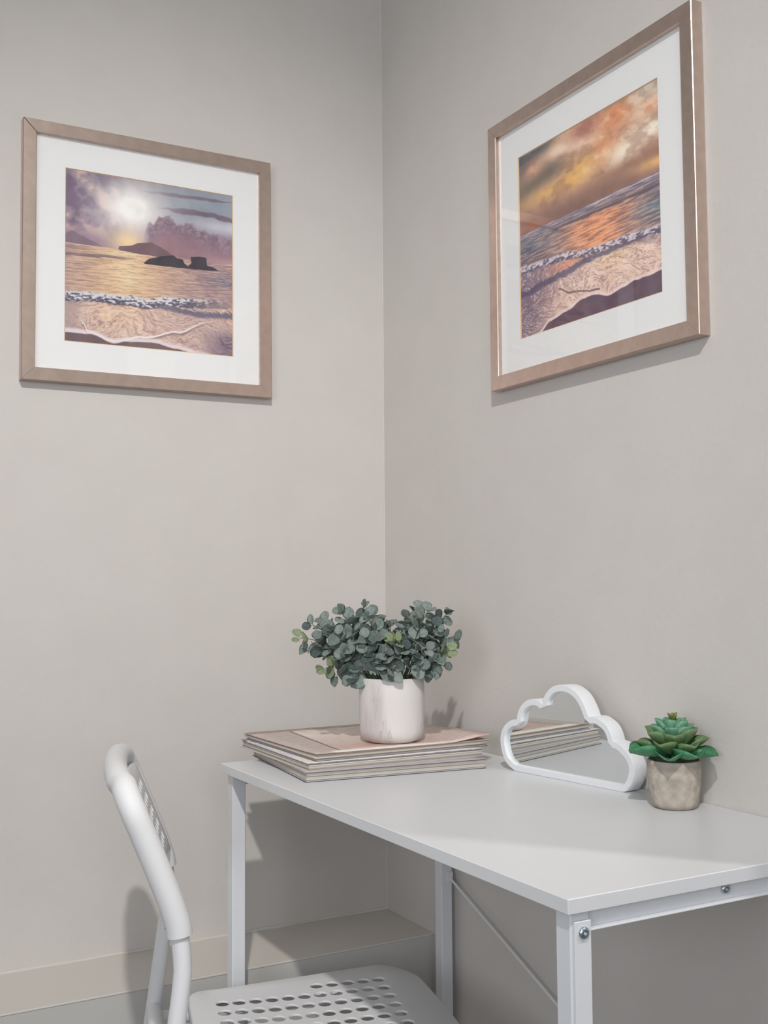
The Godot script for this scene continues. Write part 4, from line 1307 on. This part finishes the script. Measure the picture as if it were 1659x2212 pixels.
# ---------------------------------------------------------------- cloud mirror
func cloud_mirror() -> void:
	var pts := [Vector2(0.2395, 0.0), Vector2(0.0, 0.0), Vector2(-0.0165, 0.0075), Vector2(-0.0277, 0.018), Vector2(-0.0345, 0.0335), Vector2(-0.037, 0.0488), Vector2(-0.0343, 0.0624), Vector2(-0.0266, 0.0742), Vector2(-0.0149, 0.0831), Vector2(-0.0018, 0.0876), Vector2(0.0054, 0.0874), Vector2(0.0073, 0.0972), Vector2(0.0131, 0.1086), Vector2(0.0229, 0.1181), Vector2(0.034, 0.1239), Vector2(0.0466, 0.1265), Vector2(0.0574, 0.1261), Vector2(0.0650, 0.1232), Vector2(0.0695, 0.1198), Vector2(0.0715, 0.1295), Vector2(0.0775, 0.1385), Vector2(0.0883, 0.1477), Vector2(0.1003, 0.1528), Vector2(0.1151, 0.1549), Vector2(0.1296, 0.1533), Vector2(0.1424, 0.1485), Vector2(0.1536, 0.1411), Vector2(0.1618, 0.1316), Vector2(0.1685, 0.121), Vector2(0.1724, 0.1132), Vector2(0.1744, 0.1085), Vector2(0.1834, 0.1098), Vector2(0.1914, 0.1088), Vector2(0.1994, 0.1058), Vector2(0.2082, 0.1012), Vector2(0.2150, 0.0953), Vector2(0.2197, 0.088), Vector2(0.2229, 0.0803), Vector2(0.2242, 0.0752), Vector2(0.2319, 0.0744), Vector2(0.2396, 0.0713), Vector2(0.2471, 0.0664), Vector2(0.2545, 0.0608), Vector2(0.26, 0.0543), Vector2(0.2645, 0.0463), Vector2(0.2661, 0.0386), Vector2(0.2654, 0.03), Vector2(0.2628, 0.0211), Vector2(0.2578, 0.0119), Vector2(0.2520, 0.0050), Vector2(0.2462, 0.0013)]
	# refine the lobes with a smooth curve, keeping the notches and the foot sharp
	var notch := [0, 1, 10, 18, 30, 38]
	var fine := PackedVector2Array()
	for i in pts.size():
		var j := (i + 1) % pts.size()
		var h: Vector2 = pts[i] if i in notch else pts[(i + pts.size() - 1) % pts.size()]
		var k: Vector2 = pts[j] if j in notch else pts[(j + 1) % pts.size()]
		var steps := 1 if i == 0 else 5
		for q in steps:
			fine.append((pts[i] as Vector2).cubic_interpolate(pts[j], h, k, q / float(steps)))
	# local axes: x along the foot, y up, z towards the room
	var e := Vector3(0.1229, 0, 0.9924)
	var t := thing("cloud_mirror", "white cloud-shaped mirror in a thick frame standing on the desk", "mirror", Vector3(-0.0767, DESK_Y, 0.5937))
	t.basis = Basis(e, UPV, e.cross(UPV))
	var dep := 0.028
	var rim := 0.0102
	var off := func(d: float) -> PackedVector2Array:
		var r := Geometry2D.offset_polygon(fine, d, Geometry2D.JOIN_ROUND)
		return r[0]
	# outer shell: side, chamfer, front rim, inner side
	var st := begin(true)
	var n := fine.size()
	var face := func(st_: SurfaceTool, a: PackedVector2Array, za: float, hole: PackedVector2Array, out: Vector3) -> void:
		var res := Geometry2D.triangulate_polygon(a)
		if hole.is_empty():
			for i in range(0, res.size(), 3):
				tri(st_, Vector3(a[res[i]].x, a[res[i]].y, za), Vector3(a[res[i + 1]].x, a[res[i + 1]].y, za), Vector3(a[res[i + 2]].x, a[res[i + 2]].y, za), out)
	var inset1: PackedVector2Array = off.call(-0.0012)
	var inner: PackedVector2Array = off.call(-rim)
	var inner2: PackedVector2Array = off.call(-rim - 0.001)
	var wall := func(a: PackedVector2Array, z0: float, z1: float, sgn: float) -> void:
		for i in a.size():
			var j := (i + 1) % a.size()
			var d: Vector2 = a[j] - a[i]
			var nn := Vector2(d.y, -d.x) * (1.0 if Geometry2D.is_polygon_clockwise(a) else 1.0)
			if Geometry2D.is_point_in_polygon((a[i] + a[j]) / 2 + nn.normalized() * 0.0004, a): nn = -nn
			quad(st, Vector3(a[i].x, a[i].y, z0), Vector3(a[j].x, a[j].y, z0), Vector3(a[j].x, a[j].y, z1), Vector3(a[i].x, a[i].y, z1), Vector3(nn.x, nn.y, 0) * sgn)
	wall.call(fine, -dep, -0.0008, 1.0)
	# bridge between two outlines of different point counts: cut the band into wedges
	var band := func(a: PackedVector2Array, za: float, b: PackedVector2Array, zb: float) -> void:
		var ring := Geometry2D.clip_polygons(a, b)
		if ring.size() < 2: return
		# nearest-point zipper
		var m := b.size()
		var start := 0
		for i in m:
			if b[i].distance_squared_to(a[0]) < b[start].distance_squared_to(a[0]): start = i
		var dirn := 1 if Geometry2D.is_polygon_clockwise(a) == Geometry2D.is_polygon_clockwise(b) else -1
		var i := 0
		var j := 0
		while i < a.size() or j < m:
			var ca := a[i % a.size()]
			var cb := b[posmod(start + dirn * j, m)]
			var na := a[(i + 1) % a.size()]
			var nb := b[posmod(start + dirn * (j + 1), m)]
			if j >= m or (i < a.size() and na.distance_squared_to(cb) <= nb.distance_squared_to(ca)):
				tri(st, Vector3(ca.x, ca.y, za), Vector3(na.x, na.y, za), Vector3(cb.x, cb.y, zb), Vector3.BACK)
				i += 1
			else:
				tri(st, Vector3(ca.x, ca.y, za), Vector3(nb.x, nb.y, zb), Vector3(cb.x, cb.y, zb), Vector3.BACK)
				j += 1
	band.call(fine, -0.0008, inset1, 0.0)
	st.set_smooth_group(-1)
	band.call(inset1, 0.0, inner, 0.0)
	st.set_smooth_group(0)
	band.call(inner, 0.0, inner2, -0.0012)
	wall.call(inner2, -0.0075, -0.0012, -1.0)
	st.set_smooth_group(-1)
	face.call(st, fine, -dep, PackedVector2Array(), Vector3.FORWARD)
	part("cloud_frame", finish(st), M.cloud, t)
	var st2 := begin()
	face.call(st2, off.call(-rim + 0.001), -0.0072, PackedVector2Array(), Vector3.BACK)
	part("mirror_glass", finish(st2), M.mirror, t)
